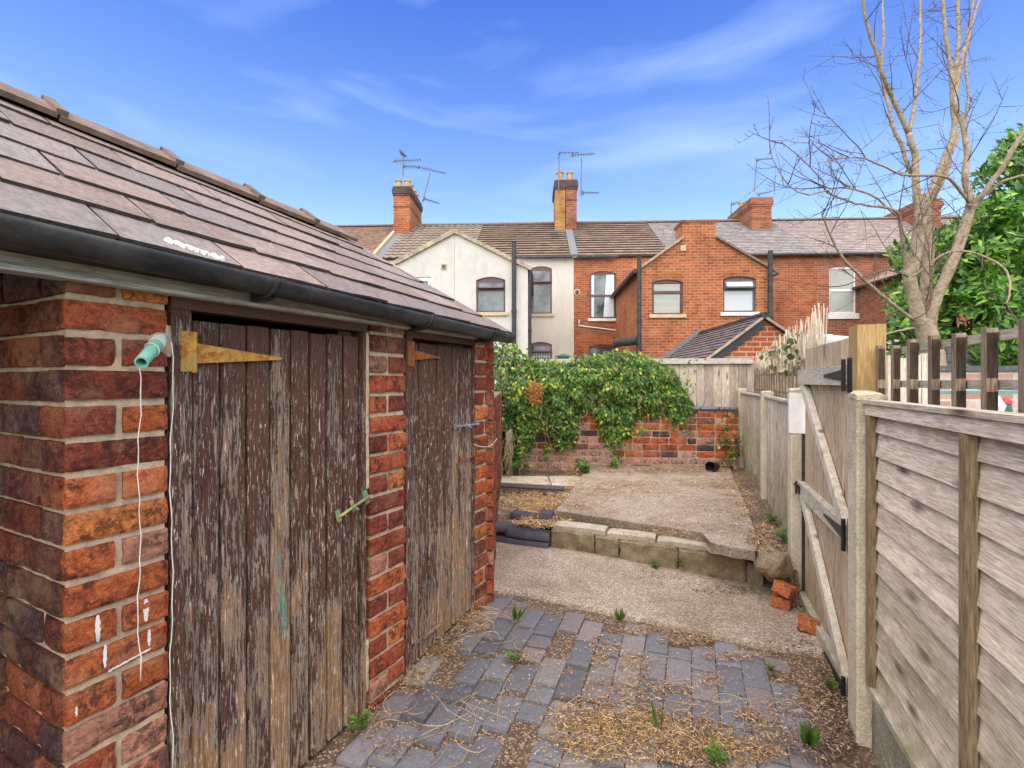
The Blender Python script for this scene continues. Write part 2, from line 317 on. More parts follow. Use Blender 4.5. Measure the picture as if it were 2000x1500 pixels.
MT = dict(
    brick=m_brick(), mortar=m_mortar(), mortar_d=m_mortar('dirty_mortar', (0.27, 0.20, 0.14)), door=m_door(),
    slate=m_slate(),
    tile=m_attr('roof_tile', 0.85, 0.2, 0.3, 9, (1, 1, 1), 0.3, 0.01),
    ridge=plain('clay_ridge', (0.20, 0.145, 0.11), 0.85, 0.2, 0, 0.4, 12), gutter=m_gutter(),
    fascia=m_wood('grey_fascia', (0.18, 0.16, 0.14), (0.40, 0.38, 0.35), 'y', knots=False), dark_frame=m_wood('dark_frame_paint', (0.035, 0.024, 0.02), (0.085, 0.06, 0.05), 'z', knots=False),
    rust=None, wood_h=m_wood('weathered_slats', (0.40, 0.335, 0.26), (0.84, 0.75, 0.61), 'y', 0.55, (0.55, 0.25)),
    wood_v=m_wood('weathered_boards', (0.25, 0.205, 0.15), (0.66, 0.58, 0.47), 'z', 0.75, (0.75, 0.3)),
    wood_gate=m_wood('gate_boards', (0.28, 0.205, 0.13), (0.62, 0.51, 0.36), 'z', 0.3, (0.5, 0.0)),
    wood_pale=m_wood('pale_timber', (0.32, 0.28, 0.21), (0.72, 0.66, 0.54), 'z', 0.7, (0.35, 0.0), knots=True), wood_rail=m_wood('pale_rail', (0.26, 0.23, 0.17), (0.60, 0.56, 0.45), 'y', 0.65, (0.5, 0.1)),
    wood_post=m_wood('yellow_post', (0.26, 0.17, 0.06), (0.50, 0.35, 0.15), 'z'), wood_batten=m_wood('brown_batten', (0.13, 0.09, 0.045), (0.33, 0.25, 0.15), 'z', knots=False),
    wood_trellis=m_wood('trellis_wood', (0.11, 0.075, 0.05), (0.34, 0.26, 0.18), 'z', knots=False), conc_post=m_concrete('post_concrete', (0.60, 0.54, 0.40), 0.35, 0.25),
    gravel_board=m_concrete('gravel_board_concrete', (0.30, 0.28, 0.21), 0.4, 0.8), path=m_concrete('path_concrete', (0.325, 0.270, 0.205), 1.0), slab=m_concrete('slab_concrete', (0.315, 0.262, 0.20), 1.0, 0.15),
    stone=m_concrete('mossy_stone', (0.25, 0.20, 0.125), 0.35, 0.6), coping=m_concrete('coping_concrete', (0.44, 0.40, 0.31), 0.5, 0.35), flag=m_concrete('pale_flag', (0.56, 0.51, 0.41), 0.4, 0.2),
    soil=m_concrete('soil', (0.15, 0.105, 0.07), 0.9, 0.2), grass_far=plain('rough_ground', (0.09, 0.10, 0.05), 0.95, 0.1, 0, 0.4, 2),
    paver=m_attr('brick_paver', 0.7, 0.3, 0.22, 70, (1, 1, 1), 0.4, 0.003), straw=m_attr('dry_straw', 0.9, 0.1, 0.2, 40), leaf=m_leaf('leaf'), laurel=m_leaf('laurel_leaf', 0.28, 0.15),
    bark=plain('pale_bark', (0.34, 0.265, 0.185), 0.9, 0.15, 0, 0.5, 22), twig=plain('twig_bark', (0.13, 0.085, 0.07), 0.8, 0.2, 0, 0.3, 20),
    hb1=m_wallbrick('house_brick_orange', (0.41, 0.120, 0.042), (0.21, 0.062, 0.034), (0.36, 0.23, 0.15)), hb2=m_wallbrick('house_brick_wing', (0.46, 0.138, 0.048), (0.27, 0.078, 0.036), (0.46, 0.31, 0.20)),
    hb3=m_wallbrick('house_brick_worn', (0.36, 0.12, 0.060), (0.18, 0.065, 0.042), (0.34, 0.24, 0.17)), hb_new=m_wallbrick('extension_brick', (0.47, 0.12, 0.045), (0.44, 0.11, 0.04), (0.55, 0.45, 0.35), 0.3, 0.11, 0.012, 0.1),
    hby=m_wallbrick('yellow_brick', (0.50, 0.26, 0.08), (0.36, 0.15, 0.05), (0.26, 0.18, 0.11)), hbd=m_wallbrick('sooty_brick', (0.10, 0.075, 0.07), (0.16, 0.09, 0.075), (0.10, 0.09, 0.08)),
    white=m_render('white_masonry_paint', (0.60, 0.57, 0.515)), cream=m_render('cream_masonry_paint', (0.57, 0.53, 0.44)), glass=m_glass(), upvc=plain('white_upvc', (0.78, 0.78, 0.77), 0.4, 0.5, 0, 0.05),
    brownframe=plain('brown_frame', (0.10, 0.028, 0.025), 0.4, 0.5, 0, 0.3), sill=plain('sandstone_sill', (0.52, 0.42, 0.26), 0.9, 0.2), wsill=plain('white_sill', (0.72, 0.70, 0.65), 0.8, 0.2),
    curtain=plain('pale_curtain', (0.62, 0.70, 0.68), 0.9, 0.1), lead=plain('lead_flashing', (0.17, 0.18, 0.19), 0.8, 0.2), verge=plain('verge_mortar', (0.42, 0.34, 0.25), 0.95, 0.1, 0, 0.5, 5),
    pot=plain('buff_chimney_pot', (0.44, 0.33, 0.17), 0.9, 0.15, 0, 0.35, 8), alu=plain('aerial_metal', (0.16, 0.16, 0.17), 0.5, 0.5, 0.6), iron=plain('black_iron', (0.012, 0.012, 0.016), 0.45, 0.5, 0, 0.3, 30),
    pipe_green=None, cord=plain('white_cord', (0.68, 0.66, 0.60), 0.8, 0.2), blackpot=plain('black_pot', (0.018, 0.018, 0.02), 0.5, 0.4), engb=m_attr('engineering_brick', 0.55, 0.4, 0.2, 30),
    reed=m_attr('reed', 0.85, 0.2, 0.2, 20), galv=plain('galvanised_steel', (0.45, 0.47, 0.49), 0.45, 0.5, 0.7), paintw=plain('white_paint', (0.82, 0.80, 0.75), 0.7, 0.3, 0, 0.08), bluegreen=plain('blue_green_rail', (0.10, 0.30, 0.30), 0.5, 0.4), red=plain('red_ornament', (0.6, 0.03, 0.03), 0.5), greenp=plain('green_plastic', (0.05, 0.14, 0.09), 0.5, 0.4),
    limewash=m_wallbrick('limewashed_brick', (0.60, 0.50, 0.44), (0.42, 0.15, 0.08), (0.60, 0.55, 0.48), 0.235, 0.084, 0.012, 0.4), greyplank=plain('grey_plank', (0.11, 0.11, 0.11), 0.8, 0.2, 0, 0.4), bird=plain('pigeon_feathers', (0.09, 0.09, 0.10), 0.8, 0.2))
def m_rust(name, a, b, c, t=0.5):
    m = Mat(name, 0.75, 0.3); v = m.co(); n = m.noise(v, 45, 7, 0.7); n2 = m.noise(v, 12, 4, 0.6)
    col = m.mix(m.step(n, 0.4, 0.6), a, b); col = m.mix(m.step(n2, t, t+0.08), col, c); m.bump(n, 0.5, 0.003); return m.out(col)
MT['olddrip'] = m_rust('old_white_paint', (0.60, 0.60, 0.54), (0.70, 0.69, 0.64), (0.30, 0.45, 0.42), 0.62)
MT['rust'] = m_rust('rusty_yellow_hinge', (0.30, 0.10, 0.02), (0.52, 0.29, 0.055), (0.36, 0.24, 0.06)); MT['rust2'] = m_rust('rusty_iron', (0.16, 0.05, 0.015), (0.40, 0.13, 0.03), (0.24, 0.09, 0.03))
MT['rustg'] = m_rust('rusty_green_bolt', (0.25, 0.12, 0.03), (0.10, 0.33, 0.22), (0.45, 0.38, 0.12)); MT['pipe_green'] = m_rust('green_copper', (0.18, 0.42, 0.34), (0.26, 0.55, 0.42), (0.55, 0.60, 0.50), 0.55)

def brickwork(mb, o, U, N, length, z0, rows, ch, rng, pal, blen=0.225, dep=0.1, amp=0.004, nu=9, nv=4, jt=0.012, pier=False, weights=None, keep=None, cfn=None):
    """rows of separate worn bricks; o is the lower corner, U runs along the wall, N points out of it"""
    U, N = Vector(U), Vector(N); o = Vector(o)
    for r in range(rows):
        if pier: segs = [(0, length)] if r % 2 == 0 else [(0, length*.49), (length*.49, length)]
        else:
            x = 0 if r % 2 == 0 else -blen*.5; segs = []
            while x < length:
                w = blen*(0.52 if rng.random() < .16 else 1); a, b = max(0, x), min(length, x+w)
                if b-a > 0.04: segs.append((a, b))
                x += w
        for a, b in segs:
            if keep and not keep(a, b, z0+r*ch): continue
            c = rng.choices(pal, weights)[0]; f = rng.uniform(.8, 1.2); c = tuple(x*f for x in c); c = cfn(c, a, r) if cfn else c
            pr = rng.uniform(-.003, .005); dz = rng.uniform(-.0015, .0015)
            mb.rough(o+U*(a+jt*.5)+Vector((0, 0, z0+r*ch+jt*.5+dz))+N*pr, U, (0, 0, 1), N, b-a-jt, ch-jt+rng.uniform(-.002, .002), dep, nu if b-a > .15 else max(3, nu//2), nv, amp, c, 0.0025, rng.uniform(0, 50))
PAL = [(0.46, 0.130, 0.046), (0.36, 0.095, 0.042), (0.24, 0.065, 0.042), (0.17, 0.062, 0.048), (0.50, 0.18, 0.055), (0.40, 0.20, 0.13), (0.13, 0.07, 0.06)]
WPAL = [5, 8, 6, 1.6, 1.2, 1.4, 0.1]
# ================================================================ SETTING
g = MB(); g.face([(-400, -400, -0.06), (400, -400, -0.06), (400, 400, -0.06), (-400, 400, -0.06)])
tag(g.build('ground', MT['grass_far']), kind='structure')
# yard soil sheet that carries the pavers
ys = MB(); NX, NY = 60, 80
idx = [[ys.vert((-3.6+6.4*i/NX, -1.5+8.2*j/NY, zg(-3.6+6.4*i/NX, -1.5+8.2*j/NY)-0.012+0.006*noise.noise(Vector((i*.9, j*.9, 0))))) for i in range(NX+1)] for j in range(NY+1)]
for j in range(NY):
    for i in range(NX): ys.poly([idx[j][i], idx[j][i+1], idx[j+1][i+1], idx[j+1][i]])
tag(ys.build('yard_soil', MT['soil'], smooth_=True), kind='structure')
# concrete path: strip across the yard
EDGE = lambda X: 3.05-0.36*X+0.012*sin(9*X)+0.02*noise.noise(Vector((X*7, 0, 0)))
STONE = lambda X: 3.997-0.404*X
def path():
    m = MB(); n = 70; k = 14; top = []
    for i in range(n+1):
        X = -0.9+2.85*i/n; a = EDGE(X); b = STONE(X)+0.12
        if X > 1.45: a = EDGE(1.45)-(X-1.45)*0.25+0.02*noise.noise(Vector((X*9, 3, 0)))
        top.append([m.vert((X, a+(b-a)*j/k, zg(X, a+(b-a)*j/k)+0.012+0.003*noise.noise(Vector((X*3, j, 2))))) for j in range(k+1)])
    for i in range(n):
        for j in range(k): m.poly([top[i][j], top[i+1][j], top[i+1][j+1], top[i][j+1]])
    lo = [m.vert(Vector(m.v[t[0]])+Vector((0, 0.004, -0.05))) for t in top]
    for i in range(n): m.poly([top[i][0], lo[i], lo[i+1], top[i+1][0]])
    tag(m.build('path', MT['path'], smooth_=True), kind='structure')
path()
# brick paving
rng = random.Random(5)
def paving():
    m = MB(); pal = [(0.150, 0.153, 0.158), (0.175, 0.168, 0.165), (0.19, 0.160, 0.150), (0.130, 0.134, 0.142), (0.21, 0.195, 0.175), (0.28, 0.19, 0.16)]
    for i in range(-36, 10):
        q0 = i*0.1135; s = -0.6+rng.uniform(0, .23)
        while s < 4.4:
            Ls = 0.224*(0.5 if rng.random() < .22 else 1); qc, sc = q0+.055, s+Ls/2
            X, Y = f2w('F', qc, sc); qo, so = w2f('O', X, Y)
            ok = qo > -1.47 and Y+0.075 < EDGE(X)-0.01 and qc < 0.44+0.045*noise.noise(Vector((sc*3, 0, 5)))
            if ok and rng.random() > 0.02:
                z = zg(X, Y)+rng.uniform(-.004, .003); c = rng.choices(pal, [7, 5, 1.6, 5, 2.5, 0.15])[0]; f = rng.uniform(.8, 1.25); c = tuple(x*f for x in c)
                jt = rng.uniform(.002, .006); a = FR['F']+rng.uniform(-.02, .02)
                U = Vector((cos(a), -sin(a), rng.uniform(-.012, .012))); V = Vector((sin(a), cos(a), rng.uniform(-.012, .012)))
                w, l = 0.1135-jt, Ls-jt; o = Vector((X, Y, z))-U*w/2-V*l/2
                m.rough(o, U, V, (0, 0, 1), w, l, 0.05, 5, 8, 0.0020, c, 0.0022, rng.uniform(0, 90), 30)
            s += Ls
    tag(m.build('brick_paving', MT['paver'], smooth_=False), kind='structure')
paving()
# raised concrete slab
SL = 0.35
def raised():
    P = [(0.374, 4.13), (0.70, 3.93), (1.05, 3.72), (1.405, 3.505), (1.335, 3.30), (1.45, 3.22), (1.555, 3.14), (1.66, 3.30), (2.12, 4.5), (2.80, 6.35), (2.85, 6.5), (1.05, 6.5)]
    m = MB(); n = len(P); pts = []
    for i in range(n):
        a, b = Vector((*P[i], 0)), Vector((*P[(i+1) % n], 0)); k = max(1, int((b-a).length/.05))
        for j in range(k):
            p = a.lerp(b, j/k); jit = 0.012*noise.noise(p*14); d = (b-a).normalized(); p += Vector((d.y, -d.x, 0))*jit; pts.append(p)
    t = [m.vert((p.x, p.y, SL+0.004*noise.noise(p*5))) for p in pts]; l = [m.vert((p.x, p.y, SL-0.006-0.004*noise.noise(p*30))) for p in pts]
    lo = [m.vert((p.x+0.01, p.y+.02, SL-0.075+0.01*noise.noise(p*20))) for p in pts]; bt = [m.vert((p.x+.02, p.y+(.05 if p.x < 1.33 or p.y > 3.6 else .30), 0.0)) for p in pts]; lo2 = [m.vert((p.x+.02, p.y+(.03 if p.x < 1.33 or p.y > 3.6 else .28), SL-.08)) for p in pts]
    c = m.vert((1.5, 4.8, SL+.004)); k = len(pts)
    for i in range(k):
        j = (i+1) % k
        m.poly([c, t[i], t[j]])
        for a, b in ((t, l), (l, lo), (lo, lo2), (lo2, bt)): m.poly([a[i], b[i], b[j], a[j]])
    tag(m.build('raised_slab', MT['slab']), kind='structure')
    # soil strip between slab and fence
    m = MB(); G = []
    for i in range(9):
        G.append([])
        for j in range(50):
            Y = 3.0+3.5*j/49; a = max(1.50+(Y-3.14)*.40-.04, 1.67-.5*max(0, Y-3.28)); b = .66+.366*Y+.02; X = a+(b-a)*i/8; z = .05+.27*smooth((Y-3.02)/.28)+.02*noise.noise(Vector((X*14, Y*9, 0)))
            G[-1].append(m.vert((X, Y, z+.02*(i/8))))
    for i in range(8):
        for j in range(49): m.poly([G[i][j], G[i+1][j], G[i+1][j+1], G[i][j+1]])
    tag(m.build('fence_soil', MT['soil'], smooth_=True), kind='structure')
    # lower back ground on the left
    m = MB(); G = []
    for i in range(31):
        G.append([])
        for j in range(31):
            X = -0.7+1.95*i/30; Y = STONE(X)+0.13+(6.55-STONE(X)-0.13)*j/30
            G[-1].append(m.vert((X, Y, 0.245+0.03*j/30+0.012*noise.noise(Vector((X*5, Y*5, 0))))))
    for i in range(30):
        for j in range(30): m.poly([G[i][j], G[i+1][j], G[i+1][j+1], G[i][j+1]])
    tag(m.build('back_ground', MT['soil'], smooth_=True), kind='structure')
    m = MB()
    for x0, x1, y0, y1, dz in ((-0.25, 0.43, 5.42, 5.95, .0), (0.44, 1.0, 5.36, 5.92, .006)): m.rough((x0, y0, .30+dz), (1, 0, 0), (0, 1, 0), (0, 0, 1), x1-x0, y1-y0, .05, 10, 8, .004, (1, 1, 1), .006, 3)
    tag(m.build('back_paving', MT['flag']), kind='structure')
    m = MB(); m.rough((-0.45, 4.35, .272), (1, 0, 0), (0, 1, 0), (0, 0, 1), 0.72, .66, .04, 10, 10, .008, (1, 1, 1), .01, 8)
    tag(m.build('back_path', MT['path']), kind='structure')
raised()
# ================================================================ OUTHOUSE
QF = -1.494; S0, S1, S2, S3, S4, S5 = 0.543, 0.787, 1.553, 1.808, 2.404, 2.642
TOPZ = 1.685
oh = thing('brick_outhouse', 'old brick outhouse with purple slate roof and two peeling brown plank doors', 'outhouse', 'O', (QF, S0, 0))
rng = random.Random(11)
mo = MB(); b1 = None
ch = 0.0873
for s0, ln in ((S0, S1-S0), (S2+0.012, S3-S2-0.012), (S4+0.01, S5-S4-0.01)):
    bq = MB(); brickwork(bq, (QF, s0, 0), (0, 1, 0), (1, 0, 0), ln, -0.02, 20, ch, rng, PAL, dep=0.09, amp=0.007, nu=16, nv=7, jt=0.0155, pier=True, weights=WPAL); b1 = b1 or bq
    if bq is not b1: bq.build('brick_pier', MT['brick'], oh)
    mo.box(QF-0.20, QF-0.0105, s0+0.013, s0+ln-0.013, -0.05, TOPZ+0.02)
# dark return wall inside the covered way
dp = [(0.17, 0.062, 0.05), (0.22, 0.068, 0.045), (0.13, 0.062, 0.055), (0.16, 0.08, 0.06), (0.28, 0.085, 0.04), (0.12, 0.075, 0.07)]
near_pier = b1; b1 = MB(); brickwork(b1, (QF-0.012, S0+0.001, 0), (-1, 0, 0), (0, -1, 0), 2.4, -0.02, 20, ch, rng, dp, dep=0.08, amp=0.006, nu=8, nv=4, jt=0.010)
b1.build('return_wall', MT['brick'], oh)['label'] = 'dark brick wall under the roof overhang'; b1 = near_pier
mo.box(QF-2.4, QF-0.025, S0+0.014, S0+0.2, -0.05, TOPZ)
# projecting lower bricks at the corner
for r, pr in ((0, .025), (1, .028), (2, .026), (4, .03), (5, .012)):
    c = rng.choice([(0.42, 0.14, 0.07), (0.50, 0.17, 0.05), (0.40, 0.16, 0.10)])
    b1.rough((QF+0.003, S0-pr, -0.02+r*ch+.006), (0, 1, 0), (0, 0, 1), (1, 0, 0), (S1-S0)*(1 if r % 2 == 0 else .49)+pr-.008, ch-.012, .11, 10, 4, .003, c, .004, r*7.1)
# skewed end wall, parallel to the back wall, and rear wall
xe, ye = f2w('O', QF, S5); ew = w2f('O', xe-2.3, ye+0.02)
U = Vector((ew[0]-QF, ew[1]-S5, 0)).normalized(); Nn = Vector((-U.y, U.x, 0))
if Nn.y < 0: Nn = -Nn
b2 = MB(); brickwork(b2, (QF, S5, 0), U, Nn, 1.9, -0.02, 19, ch, rng, PAL, dep=0.08, nu=4, nv=2, jt=0.010, weights=WPAL); b2.build('end_wall', MT['brick'], oh)
mo.prism([(QF-.02, S5-.01, -.05), (QF-.02, S5-.12, -.05), (QF+1.85*U.x, S5-.12+1.85*U.y, -.05), (QF+1.85*U.x, S5-.01+1.85*U.y, -.05)], (0, 0, TOPZ+.02))
ge = MB(); gz = lambda q: ZE_+(-1.369-q)*.64-.075-.06
ZE_ = 1.43+.352; P_ = []
for dd_, dz_ in ((0, None), (.776/abs(U.x), 1), (1.85, 2)):
    q_ = QF+dd_*U.x; P_.append((q_, S5-.03+dd_*U.y, (gz(q_) if dz_ != 2 else gz(-2.27)-(-2.27-q_)*.64)))
ge.prism([(P_[0][0], P_[0][1], 1.6), (P_[2][0], P_[2][1], 1.6), P_[2], P_[1], P_[0]], (0, -.07, 0)); ge.build('gable_wall', MT['hb3'], oh)
mo.box(QF-2.4, QF-2.2, S0, 1.5, -.05, TOPZ); cw = MB(); brickwork(cw, (QF-1.35, -1.2, 0), (0, 1, 0), (1, 0, 0), 1.74, -.02, 20, ch, rng, dp, dep=.08, nu=4, nv=2, jt=.012); cw.box(QF-1.5, QF-1.37, -1.3, S0, -.05, TOPZ+.1, (.1, .07, .06)); cw.box(QF-1.4, QF-.05, -1.3, -1.2, -.05, TOPZ+.1, (.16, .07, .05)); cw.build('added_shade_wall', MT['brick'], oh)  # cw: unseen walls added to keep light off the return wall
# rough mortar filling beside the door frame of pier two, and dark smears
wall = b1.build('brick_pier', MT['brick'], oh); wall['label'] = 'nearest orange brick pier with white paint drips'
mor = mo.build('mortar', MT['mortar'], wall)
for (o_, ln_, h_, nn_, sd_) in (((QF-.004, S2-.006, 0.98), .024, .66, 26, 4), ((QF-.004, S2-.004, 0.12), .02, .22, 14, 9), ((QF-.002, S1-.05, 1.50), .055, .09, 6, 5)):
    fil = MB(); fil.rough(o_, (0, 1, 0), (0, 0, 1), (1, 0, 0), ln_, h_, .05, 4, nn_, .006, (1, 1, 1), .003, sd_); fil.build('mortar_fillet', MT['mortar'], oh)
# paint drips on the near pier
for px, py, w, h in ((192, 1228, 7, 52), (206, 1282, 5, 44), (286, 1192, 8, 46), (292, 1246, 5, 34), (150, 1390, 3, 18)):
    s_, z_ = on_q('O', px, py, QF+.008); sc = 1.25/960; n_ = 9; pd = MB(); A_, B_ = [], []
    for k in range(n_+1):
        t = k/n_; ww = 1.5*w*sc*(.15+.9*sin(pi*(.12+.80*t))*(.8+.4*noise.noise(Vector((px, k*.9, 0)))))*.5; cc = s_+.002*noise.noise(Vector((py, k*.5, 3)))
        A_.append(pd.vert((QF+.0062, cc-ww, z_+h*sc*(.5-t)))); B_.append(pd.vert((QF+.0062, cc+ww, z_+h*sc*(.5-t))))
    for k in range(n_): pd.poly([A_[k], A_[k+1], B_[k+1], B_[k]])
    pd.build('paint_drip', MT['olddrip'], wall)
pd = MB(); pr_ = None
for k in range(19):
    s_, z_ = on_q('O', 212+k*4.6, 1312-k*2.5+2*noise.noise(Vector((k*.7, 0, 0))), QF+.008); h_ = .0035*(.6+.7*abs(noise.noise(Vector((k*.6, 5, 0)))))
    cur = (pd.vert((QF+.0062, s_, z_-h_)), pd.vert((QF+.0062, s_, z_+h_)))
    if pr_: pd.poly([pr_[0], cur[0], cur[1], pr_[1]])
    pr_ = cur
pd.build('paint_drip', MT['olddrip'], wall)
# doors
def plank_door(s0, s1, z0a, z0b, ztop, edges, fw0, fw1, label):
    """edges: plank boundaries along the door; z0a/z0b bottom at both sides"""
    fr = MB(); fq0, fq1 = QF-0.075, QF-0.006
    fr.col = (.012, 0, 0); fr.box(fq0, fq1, s0+.002, s0+fw0, z0a-.03, 1.672); fr.box(fq0, fq1, s1-fw1, s1-.002, z0b-.03, 1.672); fr.col = (.10, 0, 0); fr.box(fq0-.002, fq1+.006, s0+.0, s1-.0, 1.640, 1.684)
    df = fr.build('door_frame', MT['door'], oh)
    d = MB(); q1 = QF-.022
    for a, b in zip(edges[:-1], edges[1:]):
        j = rng.uniform(-.045, .04); c = (j, 0, 0); t = (a-edges[0])/(edges[-1]-edges[0]); zb = z0a+(z0b-z0a)*t
        zb2 = z0a+(z0b-z0a)*(b-edges[0])/(edges[-1]-edges[0]); g_ = .0035; bv = .007; dq = rng.uniform(-.002, .002)
        for (x0, x1, w0, w1) in ((a+g_, b-g_, 0, 0),):
            n = 12; rows = []
            for k in range(n+1):
                f = k/n; zz0 = zb+.004*rng.uniform(-1, 1)
                z = (zb*(1-f))+(ztop+.003*rng.uniform(-1, 1) if k == n else ztop)*f; bow = .002*sin(f*6+a*40)
                rows.append([d.vert((q1-.02, x0, z), c), d.vert((q1-bv+dq+bow, x0, z), c), d.vert((q1+dq+bow, x0+bv, z), c), d.vert((q1+dq+bow, (x0+x1)/2-.003, z), c), d.vert((q1+dq+bow-.002*(rng.random() > .4), (x0+x1)/2, z), c), d.vert((q1+dq+bow, (x0+x1)/2+.003, z), c), d.vert((q1+dq+bow, x1-bv, z), c), d.vert((q1-bv+dq+bow, x1, z), c), d.vert((q1-.02, x1, z), c)])
            for k in range(n):
                for i in range(8): d.poly([rows[k][i], rows[k][i+1], rows[k+1][i+1], rows[k+1][i]])
            d.poly(rows[-1]); d.poly(rows[0][::-1])
    door = d.build('door', MT['door'], oh); door['label'] = label
    bk = MB(); bk.box(q1-.03, q1-.021, edges[0]+.003, edges[-1]-.003, max(z0a, z0b)+.01, ztop-.01); bk.build('door_back', MT['dark_frame'], door)
    return door
E1 = [on_q('O', p, 700, QF-.022)[0] for p in (370, 432, 484, 530, 570.5, 607, 640, 672, 702)]
E2 = [on_q('O', p, 700, QF-.022)[0] for p in (801, 819, 837, 854, 869, 884, 898, 911, 922)]
door1 = plank_door(S1, S2, 0.0, .042, 1.615, E1, E1[0]-S1-.003, S2-E1[-1]-.004, 'wide peeling brown plank door')
door2 = plank_door(S3, S4, .075, .135, 1.618, E2, E2[0]-S3-.002, S4-E2[-1]-.003, 'narrow peeling brown plank door')
ins = MB(); ins.box(QF-.6, QF-.58, S1-.1, S4+.1, 0, 2.14); ins.build('inner_wall', MT['dark_frame'], oh)
# strap hinges
def strap(door, px0, px1, zc, h0, sbase, mat, plate=True):
    m = MB(); a = sbase; b = on_q('O', px1, 700, QF-.01)[0]; q = QF-.012
    m.prism([(q, a+.014, zc-h0), (q, b, zc-h0*.12-.004), (q, b+.004, zc), (q, b, zc+h0*.12-.004), (q, a+.014, zc+h0)], (.004, 0, 0))
    for t in (.12, .35, .7): m.tube([(q+.003, a+.014+(b-a)*t, zc), (q+.0065, a+.014+(b-a)*t, zc)], .0045, 8)
    h = m.build('strap_hinge', mat, door)
    if plate:
        p = MB(); q2 = QF-.004; p.box(q2-.002, q2+.003, a-.034, a-.004, zc-.075+.02, zc+.062)
        p.tube([(q2+.002, a+.003, zc-.058), (q2+.002, a+.003, zc+.062)], .0075, 10)
        for t in (-.042, 0, .045): p.tube([(q2+.002, a-.02, zc+t), (q2+.0055, a-.02, zc+t)], .005, 8)
        p.build('hinge_plate', mat, h)
strap(door1, 0, 549, 1.515, .030, E1[0], MT['rust']); strap(door2, 0, 860, 1.56, .025, E2[0]-.005, MT['rust2'])
# tower bolts
def bolt(door, pxa, pya, pxb, pyb, mat, name='bolt', pw=.05):
    a = on_q('O', pxa, pya, QF-.01); b = on_q('O', pxb, pyb, QF-.01); q = QF-.004
    m = MB(); m.tube([(q+.006, a[0], a[1]), (q+.006, b[0], b[1])], .006, 10); m.tube([(q+.006, a[0]*.5+b[0]*.5, a[1]*.5+b[1]*.5), (q+.028, a[0]*.5+b[0]*.5, a[1]*.5+b[1]*.5-.012)], .0045, 8)
    bo = m.build(name, mat, door)
    p = MB(); d = Vector((0, b[0]-a[0], b[1]-a[1])).normalized(); n = Vector((0, -d.z, d.y))
    A = Vector((q-.004, a[0], a[1])); B = Vector((q-.004, b[0], b[1]))
    Lb = (B-A).length
    for c_, hl, hw, ht in ((A+d*.008, .010, .5, .003), (B-d*.012, .012, .62, .004), (A+d*Lb*.5, .008, .5, .003)): p = MB(); p.obox(c_, d*hl, n*pw*hw, (ht, 0, 0)); p.build('bolt_plate', mat, bo)
bolt(door1, 657, 1010, 717, 968, MT['rustg']); bolt(door2, 887, 833, 932, 828, MT['galv'], pw=.028)
hp_ = MB(); a = on_q('O', 901, 901, QF-.01); b = on_q('O', 928, 888, QF-.01)
hp_.bar((QF-.014, a[0], a[1]), (QF-.004, b[0], b[1]), .012, .003, (1, 0, 0)); hp_.obox((QF-.012, a[0], a[1]), (0, .006, 0), (0, 0, .026), (.003, 0, 0)); hp_.obox((QF-.002, b[0], b[1]), (0, .005, 0), (0, 0, .03), (.003, 0, 0)); hp_.build('hasp', MT['rust2'], door2)
kb = MB(); a = on_q('O', 812, 1262, QF); b = on_q('O', 864, 1219, QF); kb.col = (0, 0, 0); kb.bar((QF-.014, a[0], a[1]), (QF-.010, b[0], b[1]), .018, .006, (1, 0, 0)); kb.build('batten', MT['door'], door2)
# fascia, soffit strip, gutter
fa = MB(); sA, sB = -1.2, 2.60
fa.box(QF-.02, QF+.030, sA, sB, TOPZ, TOPZ+.028, (1.3, 1.3, 1.3)); fa.box(QF-.02, QF+.018, sA, sB, TOPZ+.029, TOPZ+.085, (.62, .58, .55)); fa.box(QF-.02, QF+.040, sA, sB, TOPZ-.012, TOPZ-.001, (1.5, 1.5, 1.5))
fa.build('fascia', MT['fascia'], oh)
RT = .0235
def gutz(s): return 1.43+.345-(s+.2)*RT
gu = MB(); gq = QF+.114; gr = .049; n = 14; prev = None; cols = []
for k in range(40):
    s = sA+(2.605-sA)*k/39; zt = gutz(s)
    ring = [gu.vert((gq+gr*cos(pi+pi*i/n), s, zt+gr*sin(pi+pi*i/n)*1.0)) for i in range(n+1)]+[gu.vert((gq+(gr-.004)*cos(2*pi-pi*i/n), s, zt+(gr-.004)*sin(2*pi-pi*i/n))) for i in range(n+1)]
    if prev:
        for i in range(len(ring)): gu.poly([prev[i], prev[(i+1) % len(ring)], ring[(i+1) % len(ring)], ring[i]])
    prev = ring
gu.poly(prev[:n+1])
gut = gu.build('gutter', MT['gutter'], oh, smooth_=True)
for px in (549, 848, 972):
    s = on_q('O', px, 600, gq+gr)[0]; m = MB(); zt = gutz(s)
    for ds, rr, w in ((0, gr+.005, .016), (-.022, gr+.012, .004)):
        pr = None
        for k in (0, 1):
            ring = [m.vert((gq+rr*cos(pi+pi*i/n), s+ds+k*w, zt+.003+rr*sin(pi+pi*i/n))) for i in range(n+1)]+[m.vert((gq+gr*cos(2*pi-pi*i/n), s+ds+k*w, zt+.003+gr*sin(2*pi-pi*i/n))) for i in range(n+1)]
            if pr:
                for i in range(len(ring)): m.poly([pr[i], pr[(i+1) % len(ring)], ring[(i+1) % len(ring)], ring[i]])
            else: m.poly(ring[::-1])
            pr = ring
        m.poly(pr)
    m.prism([(QF+.02, s-.01, zt-.01), (gq+.02, s-.01, zt-gr-.006), (gq-.03, s-.01, zt-gr-.016), (QF+.02, s-.01, zt-gr-.012)], (0, .016, 0))
    m.build('gutter_bracket', MT['gutter'], gut)
